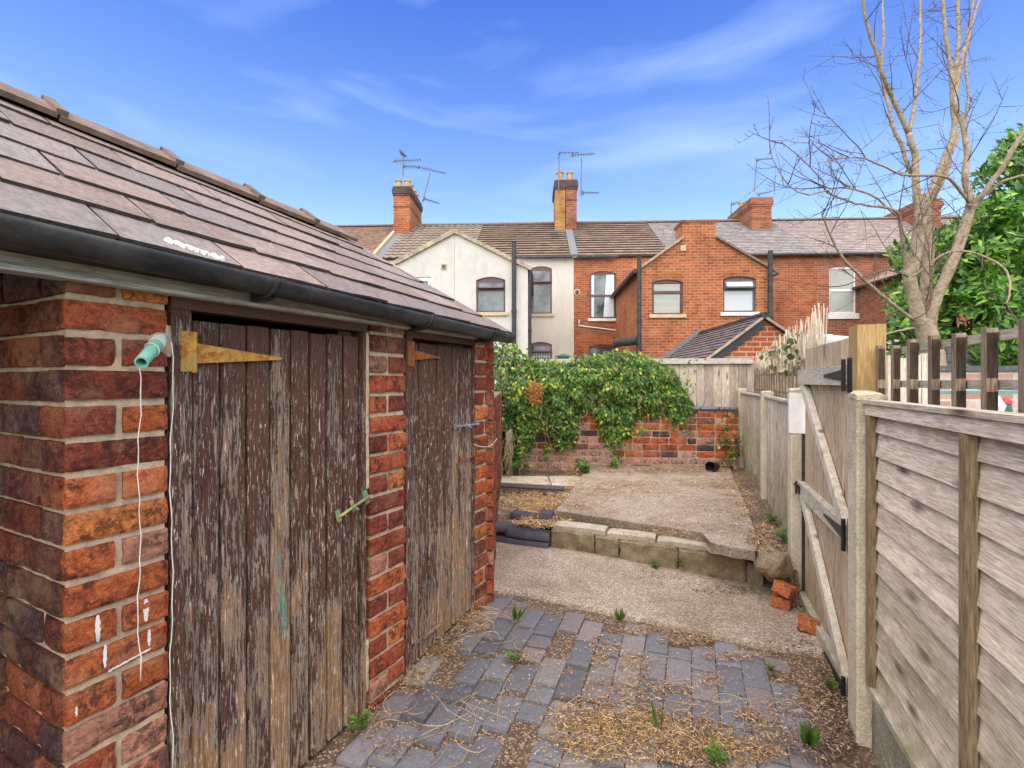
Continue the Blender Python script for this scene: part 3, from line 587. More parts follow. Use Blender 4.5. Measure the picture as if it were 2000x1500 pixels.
# slate roof
def tiles(m, P0, A, B, N, W, Ls, tw, row, th, colf, rng, jit=.003, endf=None, lap=1.35, drop=0.0):
    P0, A, B, N = Vector(P0), Vector(A), Vector(B), Vector(N); nr = int(round(Ls/row))
    for r in range(nr):
        x = -tw*(0.5 if r % 2 else 0)-rng.uniform(0, .1)*tw; lim = endf(r*row) if endf else W
        while x < lim:
            a, b = max(x, 0), min(x+tw, lim); x += tw
            if b-a < .02*tw: continue
            c = colf(rng); ce = tuple(x*.3 for x in c); g_ = tw*(.014 if .28 < tw < .32 else .006); t0 = th*(rng.uniform(1.0, 1.12) if th > .05 else rng.uniform(1.0, 1.5)); j0, j1 = rng.uniform(-jit, jit), rng.uniform(-jit, jit); up = min(row*lap, Ls-r*row)  # ce: edges coloured darker in place of shadow lines between tiles
            f0 = P0+A*(a+g_)+B*(r*row+j0)+N*t0; f1 = P0+A*(b-g_)+B*(r*row+j1)+N*(t0+rng.uniform(0, th*(.05 if th > .05 else .5))); u0 = P0+A*(a+g_)+B*(r*row+up)+N*.2*th; u1 = P0+A*(b-g_)+B*(r*row+up)+N*.2*th
            sg = 3 if tw > .28 and tw < .5 else 1; fr_ = [f0.lerp(f1, i/sg)+B*(rng.uniform(-jit, jit) if 0 < i < sg else 0) for i in range(sg+1)]; ur = [u0.lerp(u1, i/sg) for i in range(sg+1)]
            for i in range(sg):
                v = [m.vert(p, c) for p in (fr_[i], fr_[i+1], ur[i+1], ur[i])]; m.poly(v)
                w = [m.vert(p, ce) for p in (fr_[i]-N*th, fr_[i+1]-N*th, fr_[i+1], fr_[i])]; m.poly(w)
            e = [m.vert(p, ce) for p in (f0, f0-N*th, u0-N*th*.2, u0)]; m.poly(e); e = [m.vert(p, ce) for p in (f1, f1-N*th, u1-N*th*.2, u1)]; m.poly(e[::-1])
rng = random.Random(4)
QE, ZE = QF+.125, 1.43+.352; QR, ZR = -2.27, 1.43+.352+(2.27-1.369)*.64
QE = -1.369
dB = Vector((QR-QE, 0, ZR-ZE)); LR = dB.length; B = dB.normalized(); N = Vector((-B.z, 0, B.x)); N = N if N.z > 0 else -N
rf = MB()
def slc(r):
    f = r.uniform(.80, 1.12); b = r.choice([(0.245, 0.203, 0.174), (0.258, 0.208, 0.172), (0.233, 0.201, 0.180), (0.268, 0.210, 0.170)]); return tuple(x*f for x in b)
RZ = lambda s: -(s+.2)*RT
tiles(rf, (QE, -1.25, ZE+RZ(-1.25)), (0, 1, -RT), B, N, 3.9, LR-.02, .31, .178, .0105, slc, rng, .006, endf=lambda t: 1.25+2.63-t*.52)
TW = lambda q, s: .031*max(0, min(1.08, (QE-q)/(QE-QR)))*(2.2-s) if q > QR-.2 else 0
rf.v = [(x, y, z+TW(x, y)) for x, y, z in rf.v]
rfo = rf.build('roof', MT['slate'], oh)
ub = MB(); ub.face([(QE+.01, -1.25, ZE-.014+RZ(-1.25)), (QE+.01, 2.60, ZE-.014+RZ(2.6)), (QR, 2.12, ZR-.014+RZ(2.12)), (QR, -1.25, ZR-.014+RZ(-1.25))]); ub.face([(QR, -1.25, ZR-.012+RZ(-1.25)), (QR, 2.12, ZR-.012+RZ(2.12)), (QR-.95, 1.6, ZE-.02), (QR-.95, -1.25, ZE-.02)])
ub.v = [(x, y, z+TW(x, y)) for x, y, z in ub.v]; ub.build('roof_underlay', MT['dark_frame'], rfo)
rd = MB(); k = 0
joints = sorted(on_q('O', p, 400, QR)[0] for p in (88, 318, 480, 590))
st = joints[1]-joints[0]; edges = [joints[0]-st*2, joints[0]-st, *joints, 2.17]
for a, b in zip(edges[:-1], edges[1:]):
    for a_, b_, lf in ((a, b, 0), (a-.012, a+.03, .02)):
        for sg, dq in ((1, 1), (-1, -1)):
            top = Vector((QR, 0, ZR+.045+lf+RZ((a_+b_)/2))); bot = top+Vector((dq*.115, 0, -.115*.66)); nn = Vector((dq*.6, 0, .8))
            rd.prism([top+Vector((0, a_+.004, 0)), top+Vector((0, b_-.004, 0)), bot+Vector((0, b_-.004, 0)), bot+Vector((0, a_+.004, 0))], -nn*.02)
rd.v = [(x, y, z+TW(QR, y)) for x, y, z in rd.v]; rd.build('ridge_tile', MT['ridge'], rfo)
# dried white sealant smear on the slates
sm = MB(); P = []
for k in range(15):
    t = k/14; ss_ = on_q('O', 318+t*98, 460, QE-.05)[0]; P.append(Vector((QE, 0, ZE+RZ(ss_)))+Vector((0, ss_, 0))+B*(.060-t*.045+.006*sin(k*2.3))+N*.014)
for k in range(14): sm.tube([P[k], P[k+1]], [.004+.006*abs(sin(k*1.7)), .004+.006*abs(sin((k+1)*1.7))], 6)
sm.build('sealant_smear', MT['paintw'], rfo)
vg = MB(); e0 = Vector((QE, 2.63, ZE-.03+RZ(2.63))); e1 = Vector((QR, 2.63-LR*.52, ZR-.03+RZ(2.1))); vg.bar(e0-Vector((0, .012, 0)), e1-Vector((0, .012, 0)), .035, .02); vg.build('verge', MT['verge'], rfo)
# overflow pipe with cord
pipe = thing('overflow_pipe', 'short green copper pipe sticking out of the brick pier, cord tied round it', 'pipe', 'O', (QF, on_q('O', 328, 650, QF)[0], 1.55))
pb = MB(); a = on_q('O', 330, 655, QF); P0 = Vector((QF-.02, a[0]-.004, a[1])); q2 = QF+.10; e = on_q('O', 276, 708, q2); P1 = Vector((q2, e[0], e[1]))
ax_ = (P1-P0).normalized(); sd = ax_.cross(Vector((0, 0, 1))).normalized(); up = sd.cross(ax_); nn = 20
for (ra, rb, pa, pc) in ((.0155, .0155, P0, P1), (.0115, .0115, P1-ax_*.06, P1)):
    r0 = [pb.vert(pa+ra*(sd*cos(2*pi*i/nn)+up*sin(2*pi*i/nn))) for i in range(nn)]; r1 = [pb.vert(pc+rb*(sd*cos(2*pi*i/nn)+up*sin(2*pi*i/nn))) for i in range(nn)]
    for i in range(nn): pb.poly([r0[i], r0[(i+1) % nn], r1[(i+1) % nn], r1[i]])
    if ra > .012: outer = r1
    else:
        for i in range(nn): pb.poly([outer[i], outer[(i+1) % nn], r1[(i+1) % nn], r1[i]])
        pb.poly(r0)
pb.build('pipe_body', MT['pipe_green'], pipe, smooth_=False)
cd = thing('white_cord', 'thin white cord hanging from the green pipe down the near brick pier', 'cord', 'O', (QF+.02, S0+.15, 0))
cb = MB()
def loops(t, n, r):
    c = P0.lerp(P1, t); pts = []
    for i in range(n*16+1):
        a_ = 2*pi*i/16; pts.append(c+ax_*(i/16/n*.03)+r*(sd*cos(a_)+up*sin(a_)))
    return pts
cb.tube(loops(.22, 4, .0175), .0016, 6); cb.tube(loops(.5, 1, .018), .0014, 6)
def hang(px, y0, y1, q, n=26):
    pts = []
    for i in range(n+1):
        py = y0+(y1-y0)*i/n; s_, z_ = on_q('O', px+3*sin(i*.55)+1.5*sin(i*1.9), py, q); pts.append((q+.002*sin(i*.8), s_, z_))
    return pts
cb.tube(hang(272, 715, 1330, QF+.035), .0014, 6); cb.tube(hang(335, 668, 1500, QF+.022), .0014, 6)
cb.build('cord_strand', MT['cord'], cd, smooth_=True)
w_ = thing('loose_wire', 'thin white wire looped across the far brick pier of the outhouse', 'wire', 'O', (QF+.02, S4+.1, 1.0)); wb = MB()
wb.tube([(QF+.012+.02*sin(i/10*pi), *on_q('O', 925+i*4.6, 868+10*sin(i/10*pi)-i*1.2, QF+.012)) for i in range(11)], .0016, 6); wb.build('wire_strand', MT['cord'], w_)
# ================================================================ BACK WALL, LEFT WALL, BACK FENCE
rng = random.Random(21)
bw = thing('low_brick_wall', 'low old brick wall with black coping under the climbing plant', 'wall', 'W', (1.4, 6.3, 0))
m = MB(); mo = MB(); A0, A1 = Vector((-.12, 6.50, 0)), Vector((2.86, 6.20, 0)); U = (A1-A0).normalized(); N = Vector((U.y, -U.x, 0)); LW = (A1-A0).length
pal2 = [(0.50, 0.13, 0.04), (0.38, 0.09, 0.045), (0.30, 0.12, 0.10), (0.10, 0.065, 0.07), (0.42, 0.24, 0.19), (0.56, 0.19, 0.055)]
brickwork(m, A0, U, N, LW, .20, 10, .0865, rng, pal2, dep=.09, amp=.006, nu=7, nv=3, jt=.010, weights=[6, 5, 3, 3, 2, 3], cfn=lambda c, a, r: (tuple(x*.35+y*.65 for x, y in zip(c, (.56, .42, .34))) if rng.random() < (.95 if r < 4 and a < 1.3 else .75 if r < 3 else .12) else c))
mo.obox((A0+A1)/2-N*.115+Vector((0, 0, .58)), U*LW/2, N*.108, (0, 0, .45))
wb_ = m.build('brick_face', MT['brick'], bw); mo.build('mortar', MT['mortar'], wb_)
cp = MB(); x = 0
while x < LW-.02:
    w = min(.23, LW-x); cp.rough(A0+U*(x+.004)+N*.02+Vector((0, 0, 1.066)), U, (0, 0, 1), N, w-.008, .048, .2, 5, 2, .002, (0.13+rng.uniform(0, .03), .14, .165), .008, x*9); x += w
cp.build('coping', MT['engb'], bw)
bf = thing('board_fence', 'weathered grey board fence with a flat cap behind the low brick wall', 'fence', 'W', (1.4, 6.45, 0)); m = MB(); x = 0; rng = random.Random(3)
A0f = A0-N*.16; 
while x < LW+.24:
    w = .105; f = rng.uniform(.7, 1.15); m.obox(A0f+U*(x+w/2)+Vector((0, 0, .88+.0))-N*rng.uniform(0, .008), U*(w/2-.003), N*.008, (0, 0, .785), (f, f*rng.uniform(.94, 1), f*.95)); x += w
m.build('board', MT['wood_v'], bf); m = MB(); m.obox(A0f+U*(LW/2+.08)+N*.02+Vector((0, 0, 1.70)), U*(LW/2+.14), N*.045, (0, 0, .035)); m.build('cap_rail', MT['wood_rail'], bf)
lw = thing('side_brick_wall', 'dark side wall of old brick running from the outhouse end to the plant', 'wall', 'W', (-.13, 4.8, 0)); m = MB(); mo = MB()
brickwork(m, (-.125, 3.12, 0), (0, 1, 0), (1, 0, 0), 3.35, 0, 15, .0873, rng, dp+PAL[:3], dep=.08, nu=5, nv=2, jt=.010); mo.box(-.30, -.133, 3.12, 6.45, 0, 1.31)
q_ = m.build('brick_face', MT['brick'], lw); mo.build('mortar', MT['mortar_d'], q_)
lp = thing('short_concrete_post', 'short pale concrete post against the wall left of the hanging plant', 'post', 'W', (-.03, 6.2, .25)); m = MB(); m.rough((-.08, 6.2, .25), (1, 0, 0), (0, 0, 1), (0, -1, 0), .09, .62, .1, 3, 8, .003, (1, 1, 1), .006, 1); m.build('post_shaft', MT['conc_post'], lp)
# ================================================================ STEP OF STONE BLOCKS
sw = thing('stone_step_wall', 'low step wall of rough mossy stone blocks edging the concrete slab', 'step wall', 'W', (.95, 3.6, .08))
SX = [.30, .63, .80, 1.19, 1.60, 1.70]; U = Vector((1, -.404, 0)).normalized(); N = Vector((-U.y*-1, U.x*-1, 0)); N = Vector((U.y, -U.x, 0))
for i in range(5):
    a, b = SX[i], SX[i+1]; za, zb = zg(a, STONE(a))-.01, zg(b, STONE(b))-.01; tz = .276-.037*((a+b)/2-.3)
    if i == 4: tz -= .03
    m = MB(); l = (b-a)/U.x; m.rough(Vector((a, STONE(a), min(za, zb))), U, (0, 0, 1), N, l-.003, tz-min(za, zb), .12, 22, 12, .022, (1, 1, 1), .008, i*5.5, 13); m.build('stone_block', MT['stone'], sw, smooth_=False)
for a, b in ((.31, .70), (.708, 1.04), (1.048, 1.395)):
    m = MB(); tz = .279-.037*((a+b)/2-.3); l = (b-a)/U.x; m.rough(Vector((a+.01, STONE(a)+.02, tz+.036)), U, -N, (0, 0, 1), l-.002, .15, .035, 10, 4, .004, (1, 1, 1), .006, a*7); m.build('coping_slab', MT['coping'], sw)
# blue engineering bricks
GB = 'loose dark blue bricks at the step'
def loose(name, x, y, z, ang, col, label, mat, group=None, L=.215, W=.100, H=.062, tilt=0.0, pitch=0.0):
    t = tag(bpy.data.objects.new(name, None), label, 'brick', group); bpy.data.objects.remove(t)
    m = MB(); m.rough((-L/2, -W/2, 0), (1, 0, 0), (0, 0, 1), (0, -1, 0), L, H, W, 8, 3, .002, col, .004, x*31)
    o = m.build(name, mat); o.location = (x, y, z); o.rotation_euler = (pitch, tilt, ang); tag(o, label, 'brick', group); return o
bc = (.075, .075, .09); aa = -math.atan(.404)
for i, (x, y, z, a, lab, tl) in enumerate([
    (-.13, 4.06, .105, aa, 'dark blue brick of the lower course next to the outhouse corner', 0), (.05, 3.985, .105, aa, 'dark blue brick in the middle of the lower course left of the stone step', 0), (.20, 3.925, .105, aa-.03, 'dark blue brick of the lower course touching the first stone block', 0),
    (-.06, 4.06, .20, aa+.25, 'dark blue brick lying askew on top, nearest the outhouse corner', .03), (.06, 3.99, .176, aa-.1, 'dark blue brick of the upper course in the middle of the row', 0), (.205, 3.935, .176, aa, 'dark blue brick of the upper course beside the stone step', 0),
    (.10, 4.22, .245, aa+.05, 'dark blue brick lying alone behind the front course', .04), (.30, 4.16, .27, aa+1.75, 'dark blue brick leaning endwise against the slab corner', .1)]):
    loose('blue_brick', x, y, z, a, tuple(c*(.85+.07*i % .4) for c in bc), lab, MT['engb'], GB, tilt=tl)
m = MB(); m.rough((-.25, 5.22, .31), Vector((1, -.27, 0)).normalized(), (0, 0, 1), Vector((-.27, -1, 0)).normalized(), .80, .045, .07, 16, 2, .005, (.09, .085, .09), .006, 2)
tag(m.build('edging_strip', MT['engb']), 'long dark edging strip lying across the ground behind the blue bricks', 'edging')
def redb(x, y, z, a, lab, tl=0, pt=0, L=.11): loose('red_brick', x, y, z, a, (.50, .17, .07), lab, MT['brick'], 'broken red bricks by the gate', L=L, W=.10, H=.07, tilt=tl, pitch=pt)
redb(1.665, 3.02, .05, .9, 'broken red brick standing at the bottom of the pair below the boulder', 0, 0); redb(1.66, 3.0, .13, .7, 'broken red brick on top of another below the boulder', .25, .2); redb(1.655, 2.74, .045, 1.0, 'broken red brick lying on the path edge against the gate post', .18, .1, .13)
def blob(name, c, r, sc, mat, seed, amp=.25, n=2, ico=3):
    import bmesh
    bm = bmesh.new(); bmesh.ops.create_icosphere(bm, subdivisions=ico, radius=1.0); m = MB()
    for v in bm.verts:
        d = 1+amp*noise.noise(v.co*1.6+Vector((seed, 0, 0)))+amp*.3*noise.noise(v.co*5+Vector((seed, 0, 0))); p = v.co*d; m.vert((p.x*r*sc[0], p.y*r*sc[1], p.z*r*sc[2]))
    for f in bm.faces: m.poly([v.index for v in f.verts])
    bm.free(); o = m.build(name, mat, smooth_=False); o.location = c; return o
tag(blob('boulder', (1.665, 3.14, .265), .115, (.95, .9, .85), MT['stone'], 4.2, .32), 'rounded mossy boulder at the slab corner beside the gate post', 'boulder')
# plant pot lying on its side
pt = thing('plant_pot', 'black plastic plant pot lying on its side at the foot of the wall', 'plant pot', 'W', (*at(1393, 912, 5.9)[:2], SL)); c = Vector((at(1393, 912, 5.95)[0], 5.95, SL+.055)); m = MB(); dv = Vector((-.75, -.55, .05)).normalized()
m.tube([c+dv*.07, c-dv*.07], [.062, .045], 20, cap=False); m.tube([c+dv*.068, c+dv*.054], [.067, .067], 20, cap=False); m.tube([c-dv*.069, c-dv*.0695], [.045, .001], 20, cap=False); pb_ = m.build('pot_body', MT['blackpot'], pt)
# ================================================================ RIGHT FENCE
rng = random.Random(8)
QP = .645
def conc_post(s0, s1, q0, q1, zb, zt, label, cream=False):
    t = thing('concrete_post', label, 'fence post', 'F', (q0, s0, zb), 'concrete fence posts'); m = MB(); zb -= .05
    ch_ = .008; prof = [(q0+ch_, s0), (q0, s0+ch_), (q0, s1-ch_), (q0+ch_, s1), (q1, s1), (q1, s0)]
    nz = 16; rings = [[m.vert((a, b, zb+(zt-zb)*k/nz)) for a, b in prof] for k in range(nz+1)]
    for k in range(nz):
        for i in range(6): m.poly([rings[k][i], rings[k][(i+1) % 6], rings[k+1][(i+1) % 6], rings[k+1][i]])
    m.poly(rings[-1]); m.build('post_shaft', MT['conc_post'], t)
    m = MB(); m.rough((q0-.004, s0-.004, zt+.02), (1, 0, 0), (0, 1, 0), (0, 0, 1), q1-q0+.008, s1-s0+.008, .019, 5, 5, .008, (1, 1, 1), .006, s0); m.build('post_cap', MT['conc_post'], t)
    if cream: m = MB(); m.box(q0-.003, q0+.085, s0-.004, s0-.001, zt-.27, zt-.01); m.box(q0-.006, q0-.0005, s0-.002, s0+.05, zt-.27, zt-.01); m.build('paint_patch', MT['paintw'], t)
    return t
conc_post(2.245, 2.372, .600, .70, 0, 1.37, 'near concrete post between the lap fence panel and the gate')
conc_post(3.60, 3.72, .600, .70, 0, 1.37, 'concrete post on the latch side of the gate with white painted top', True)
for (s_, q_, zb, zt, lab) in ((5.12, .665, .2, 1.325, 'concrete post in the middle of the grey board fence beyond the gate'), (6.86, .605, .3, 1.325, 'farthest concrete post where the side fence meets the brick wall')): conc_post(s_, s_+.11, q_-.05, q_+.05, zb, zt, lab)
# near lap panel
lpn = thing('lap_fence', 'weathered grey lap fence panel with horizontal slats at the right edge', 'fence', 'F', (QP+.02, 1.3, .3))
s0p, s1p = .45, 2.24; m = MB(); zt = 1.305; k = 0; zz = .285
while zz < zt-.02:
    f = rng.uniform(.82, 1.12); n = 18; r0 = []; r1 = []; r2 = []
    for i in range(n+1):
        s = s0p+(s1p-s0p)*i/n; w = .006*noise.noise(Vector((s*2.2, k*3.1, 0)))
        r0.append(m.vert((QP+.000, s, zz+w), (f, f*.98, f*.96))); r1.append(m.vert((QP+.0165, s, zz+.106+w), (f, f*.98, f*.96))); r2.append(m.vert((QP+.014, s, zz+w), (f, f, f)))
    for i in range(n): m.poly([r0[i+1], r0[i], r1[i], r1[i+1]]); m.poly([r2[i], r0[i], r0[i+1], r2[i+1]])
    zz += .087; k += 1
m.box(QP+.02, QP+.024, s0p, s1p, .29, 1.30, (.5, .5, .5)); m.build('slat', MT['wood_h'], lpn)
m = MB(); m.box(QP-.022, QP+.016, s0p, s1p-.004, 1.305, 1.345); m.build('top_rail', MT['wood_h'], lpn); m = MB(); m.box(QP-.03, QP+.03, s0p, s1p-.002, 1.347, 1.362, (.8, .8, .75)); m.build('top_cap', MT['wood_h'], lpn)
for s in (s1p-.03, on_q('F', 1881, 1000, QP-.02)[0], .47):
    m = MB(); m.box(QP-.022, QP+.003, s-.015, s+.017, .287, 1.303); m.build('batten', MT['wood_batten'], lpn)
m = MB(); m.box(QP-.02, QP+.016, s0p, s1p-.004, .262, .284); m.build('bottom_rail', MT['wood_rail'], lpn)
gbn = thing('gravel_board', 'mossy concrete gravel board under the near lap fence panel', 'gravel board', 'F', (QP, 1.3, 0)); m = MB(); m.rough((QP-.005, s0p, -.05), (0, 1, 0), (0, 0, 1), (-1, 0, 0), s1p-s0p, .30, .04, 30, 8, .004, (1, 1, 1), .004, 2); m.build('board_face', MT['gravel_board'], gbn)
# far close board panels
for (sa, sb, qa, qb, z0, lab, lab2) in ((3.725, 5.115, .65, .665, .22, 'grey vertical board fence panel just beyond the gate', 'mossy gravel board under the panel just beyond the gate'), (5.235, 6.855, .665, .61, .42, 'grey vertical board fence panel farthest along the side fence', 'mossy gravel board under the farthest side fence panel')):
    t = thing('board_fence', lab, 'fence', 'F', (qa, sa, z0), 'board panels of the side fence'); m = MB(); n = int((sb-sa)/.098)
    for i in range(n):
        a = sa+(sb-sa)*i/n; b = sa+(sb-sa)*(i+1)/n; q = qa+(qb-qa)*(i+.5)/n; f = rng.uniform(.8, 1.15); zz0 = z0+(.05*(i/n))
        m.prism([(q+rng.uniform(0, .004), a+.001, zz0), (q-.012, b+.006, zz0), (q+.003, b+.006, zz0), (q+.012, a+.001, zz0)], (0, 0, 1.29-zz0)); 
        for _ in range(8): m.c[-1-_] = (f, f*.98, f*.95)
    m.build('board', MT['wood_v'], t); m = MB(); m.bar((qa-.01, sa, 1.295), (qb-.01, sb, 1.295), .018, .05); m.build('top_rail', MT['wood_rail'], t)
    t = thing('gravel_board', lab2, 'gravel board', 'F', (qa, sa, 0), 'gravel boards of the side fence'); m = MB(); d = Vector((qb-qa, sb-sa, 0)); m.rough((qa-.005, sa, z0-.28), d.normalized(), (0, 0, 1), (-1, 0, 0), d.length, .275+.05, .04, 24, 6, .006, (1, 1, 1), .005, sa); m.build('board_face', MT['gravel_board'], t)
# gate
hp2 = thing('gate_post', 'thick yellowish timber post that the gate hangs from', 'post', 'F', (.69, 2.46, 0)); m = MB(); m.box(.643, .742, 2.40, 2.522, 0, 1.667); m.build('post_shaft', MT['wood_post'], hp2)
gt = thing('garden_gate', 'ledged and braced timber garden gate with three black strap hinges', 'gate', 'F', (.68, 3.0, 0)); G0, G1 = 2.528, 3.565
m = MB(); n = 9
for i in range(n):
    a, b = G0+(G1-G0)*i/n, G0+(G1-G0)*(i+1)/n; f = rng.uniform(.85, 1.12); zt = 1.635+rng.uniform(-.004, .004); m.box(.672+rng.uniform(0, .002), .688, a+.0015, b-.0015, .03, zt, (f, f*.98, f*.95))
bd = m.build('board', MT['wood_gate'], gt)
for z0, z1, nm in ((1.415, 1.505, 'top'), (.715, .80, 'mid'), (.02, .105, 'low')): m = MB(); m.box(.632, .670, G0+.005, G1-.004, z0, z1); m.build('ledge', MT['wood_rail'], gt)
for (za, zb) in ((1.413, .802), (.713, .107)):
    m = MB(); w = .045; m.prism([(.634, G1-.04, za), (.634, G1-.04-w*2.2, za), (.634, G0+.04, zb), (.634, G0+.04+w*2.2, zb)], (.034, 0, 0)); m.build('brace', MT['wood_pale'], gt)
for zc in (1.46, .757, .062):
    m = MB(); m.prism([(.631, G0+.02, zc-.026), (.631, G0+.02, zc+.026), (.631, G0+.36, zc+.006), (.631, G0+.36, zc-.006)], (-.004, 0, 0)); m.tube([(.626, G0+.005, zc-.07), (.626, G0+.005, zc+.07)], .009, 10); h = m.build('strap_hinge', MT['iron'], gt)
    m = MB(); m.box(.638, .642, 2.47, G0-.002, zc-.075, zc+.075); m.build('hinge_plate', MT['iron'], h)
m = MB(); m.box(.622, .630, G1-.09, G1-.02, .735, .785); m.tube([(.618, G1-.06, .775), (.618, G1+.02, .775)], .007, 8); m.tube([(.622, G1-.01, .72), (.622, G1-.01, .80)], .006, 8); m.build('latch', MT['iron'], gt)
m = MB(); m.box(.66, .70, 3.575, 3.597, .02, 1.10); tag(m.build('gap_shade_strip', MT['gutter'], gt), 'black strip standing in for the dark gap on the latch side')  # black strip set in the gate gap to paint its shade
# near trellis
tr = thing('trellis', 'brown timber trellis rising behind the top of the near lap fence panel', 'trellis', 'F', (.72, 1.3, 1.2)); Qt = .70
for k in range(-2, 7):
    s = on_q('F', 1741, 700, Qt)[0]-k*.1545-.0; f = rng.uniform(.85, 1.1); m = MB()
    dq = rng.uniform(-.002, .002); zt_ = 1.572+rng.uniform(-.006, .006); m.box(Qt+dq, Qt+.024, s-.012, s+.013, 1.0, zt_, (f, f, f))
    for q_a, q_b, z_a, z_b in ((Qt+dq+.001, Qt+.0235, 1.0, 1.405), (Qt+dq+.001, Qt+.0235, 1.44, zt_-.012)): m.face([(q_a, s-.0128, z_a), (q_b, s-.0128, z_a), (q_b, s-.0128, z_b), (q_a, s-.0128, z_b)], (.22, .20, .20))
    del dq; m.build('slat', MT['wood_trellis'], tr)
m = MB(); m.box(Qt+.028, Qt+.052, .3, 2.24, 1.535, 1.56); m.build('rail', MT['wood_rail'], tr); m = MB(); m.box(Qt+.028, Qt+.052, .3, 2.24, 1.41, 1.435); m.build('rail', MT['wood_rail'], tr)
# far trellis and reed screen
t2 = thing('trellis', 'low trellis of thin brown slats above the fence panels beyond the gate', 'trellis', 'F', (.72, 5.0, 1.3))
for k in range(22):
    s = 3.62+k*.155; m = MB(); m.box(.738, .750, s-.008, s+.009, 1.28, 1.585+rng.uniform(-.02, .02), (.9,)*3); m.build('slat', MT['wood_trellis'], t2)
for z in (1.33, 1.50): m = MB(); m.box(.751, .762, 3.6, 6.95, z, z+.018); m.build('rail', MT['wood_trellis'], t2)
rs = thing('reed_screen', 'frayed pale reed screen with ivy leaves leaning above the side fence', 'reed screen', 'F', (.85, 5.0, 1.2)); m = MB()
for k in range(300):
    s = 3.72+k*.0122+rng.uniform(-.01, .01); t = (s-3.7)/3.6; top = 1.93-.16*t+.05*noise.noise(Vector((s*3, 0, 0)))+rng.uniform(-.16, .04); f = rng.uniform(.6, 1.2); c = (.66*f, .56*f, .40*f); ln = rng.uniform(-.16, .20)
    m.tube([(.82+rng.uniform(-.015, .015), s, 1.25), (.82+rng.uniform(-.02, .02), s+ln*.4, 1.5), (.82+rng.uniform(-.05, .04), s+ln, top)], [.005, .005, .003], 5, c=c)
m.build('reed', MT['reed'], rs)
def leaf(m, p, d, n, L, W, c, k=4):
    d = Vector(d).normalized(); n = Vector(n); n = (n-d*n.dot(d)); n = n.normalized() if n.length > 1e-4 else d.orthogonal(); s = d.cross(n); p = Vector(p)
    if k == 4:
        v = [m.vert(q, c) for q in (p, p+d*L*.42+s*W*.5+n*L*.10, p+d*L-n*L*.12, p+d*L*.42-s*W*.5+n*L*.10)]; m.poly([v[0], v[1], v[2]]); m.poly([v[0], v[2], v[3]])
    else:
        a = [p, p+d*L*.3+s*W*.42+n*W*.15, p+d*L*.65+s*W*.45+n*W*.12-n*L*.03, p+d*L-n*L*.15]; b = [p+d*L*.3-s*W*.42+n*W*.15, p+d*L*.65-s*W*.45+n*W*.12-n*L*.03]; mid = [p+d*L*.3, p+d*L*.65-n*L*.03]
        A = [m.vert(q, c) for q in a]; Bb = [m.vert(q, c) for q in b]; Mm = [m.vert(q, c) for q in mid]
        for f in ((A[0], A[1], Mm[0]), (A[1], A[2], Mm[1], Mm[0]), (A[2], A[3], Mm[1]), (A[0], Mm[0], Bb[0]), (Bb[0], Mm[0], Mm[1], Bb[1]), (Bb[1], Mm[1], A[3])): m.poly(f)
def rdir(r): return Vector((r.gauss(0, 1), r.gauss(0, 1), r.gauss(0, 1))).normalized()
m = MB(); rng = random.Random(15)
for k in range(85):
    s = rng.triangular(3.75, 6.6, 4.6); z = rng.uniform(1.50, 1.84-.1*(s-3.7)/3); f = rng.uniform(.7, 1.3); c = rng.choice([(.10*f, .13*f, .035*f), (.20*f, .22*f, .10*f), (.30*f, .27*f, .17*f), (.05*f, .07*f, .025*f)])
    leaf(m, (.80+rng.uniform(-.06, .03), s, z), rdir(rng)+Vector((-.3, 0, -.6)), Vector((-1, -.3, .5))+rdir(rng)*.7, .07, .06, c, 6)
tag(m.build('ivy', MT['leaf'], rs), 'ivy leaves caught in the reeds')
# ================================================================ HOUSES
VW, VM, VR, ZEV, ZRI = 15.0, 19.4, 23.4, 6.32, 8.94
hu = lambda px, v: on_s('H', px, 700, v)[0]
hz = lambda px, py, v: on_s('H', px, py, v)[1]
rng = random.Random(77)
def wallq(m, u0, u1, z0, z1, v, ops, rev=.10):
    us = sorted({u0, u1, *[o[0] for o in ops], *[o[1] for o in ops]}); zs = sorted({z0, z1, *[o[2] for o in ops], *[o[3] for o in ops]})
    for a, b in zip(us[:-1], us[1:]):
        for c, d in zip(zs[:-1], zs[1:]):
            if any(o[0] <= (a+b)/2 <= o[1] and o[2] <= (c+d)/2 <= o[3] for o in ops): continue
            m.face([(a, v, c), (b, v, c), (b, v, d), (a, v, d)])
    for o in ops:
        a, b, c, d = o; m.face([(a, v, c), (a, v+rev, c), (a, v+rev, d), (a, v, d)]); m.face([(b, v, c), (b, v, d), (b, v+rev, d), (b, v+rev, c)]); m.face([(a, v, d), (a, v+rev, d), (b, v+rev, d), (b, v, d)]); m.face([(a, v, c), (b, v, c), (b, v+rev, c), (a, v+rev, c)])
def arch(m, u0, u1, z1, v, rise, band=0.0, n=10):
    """infill between the square opening and its segmental arch; band = height of the arch bricks"""
    w = u1-u0; Y = lambda t: z1-rise+rise*(1-(2*t-1)**2)
    for i in range(n):
        a, b = i/n, (i+1)/n
        if band: m.face([(u0+w*a, v-.004, Y(a)), (u0+w*b, v-.004, Y(b)), (u0+w*b*1.06-w*.03, v-.004, Y(b)+band), (u0+w*a*1.06-w*.03, v-.004, Y(a)+band)])
        else: m.face([(u0+w*a, v+.001, Y(a)), (u0+w*b, v+.001, Y(b)), (u0+w*b, v+.001, z1), (u0+w*a, v+.001, z1)])
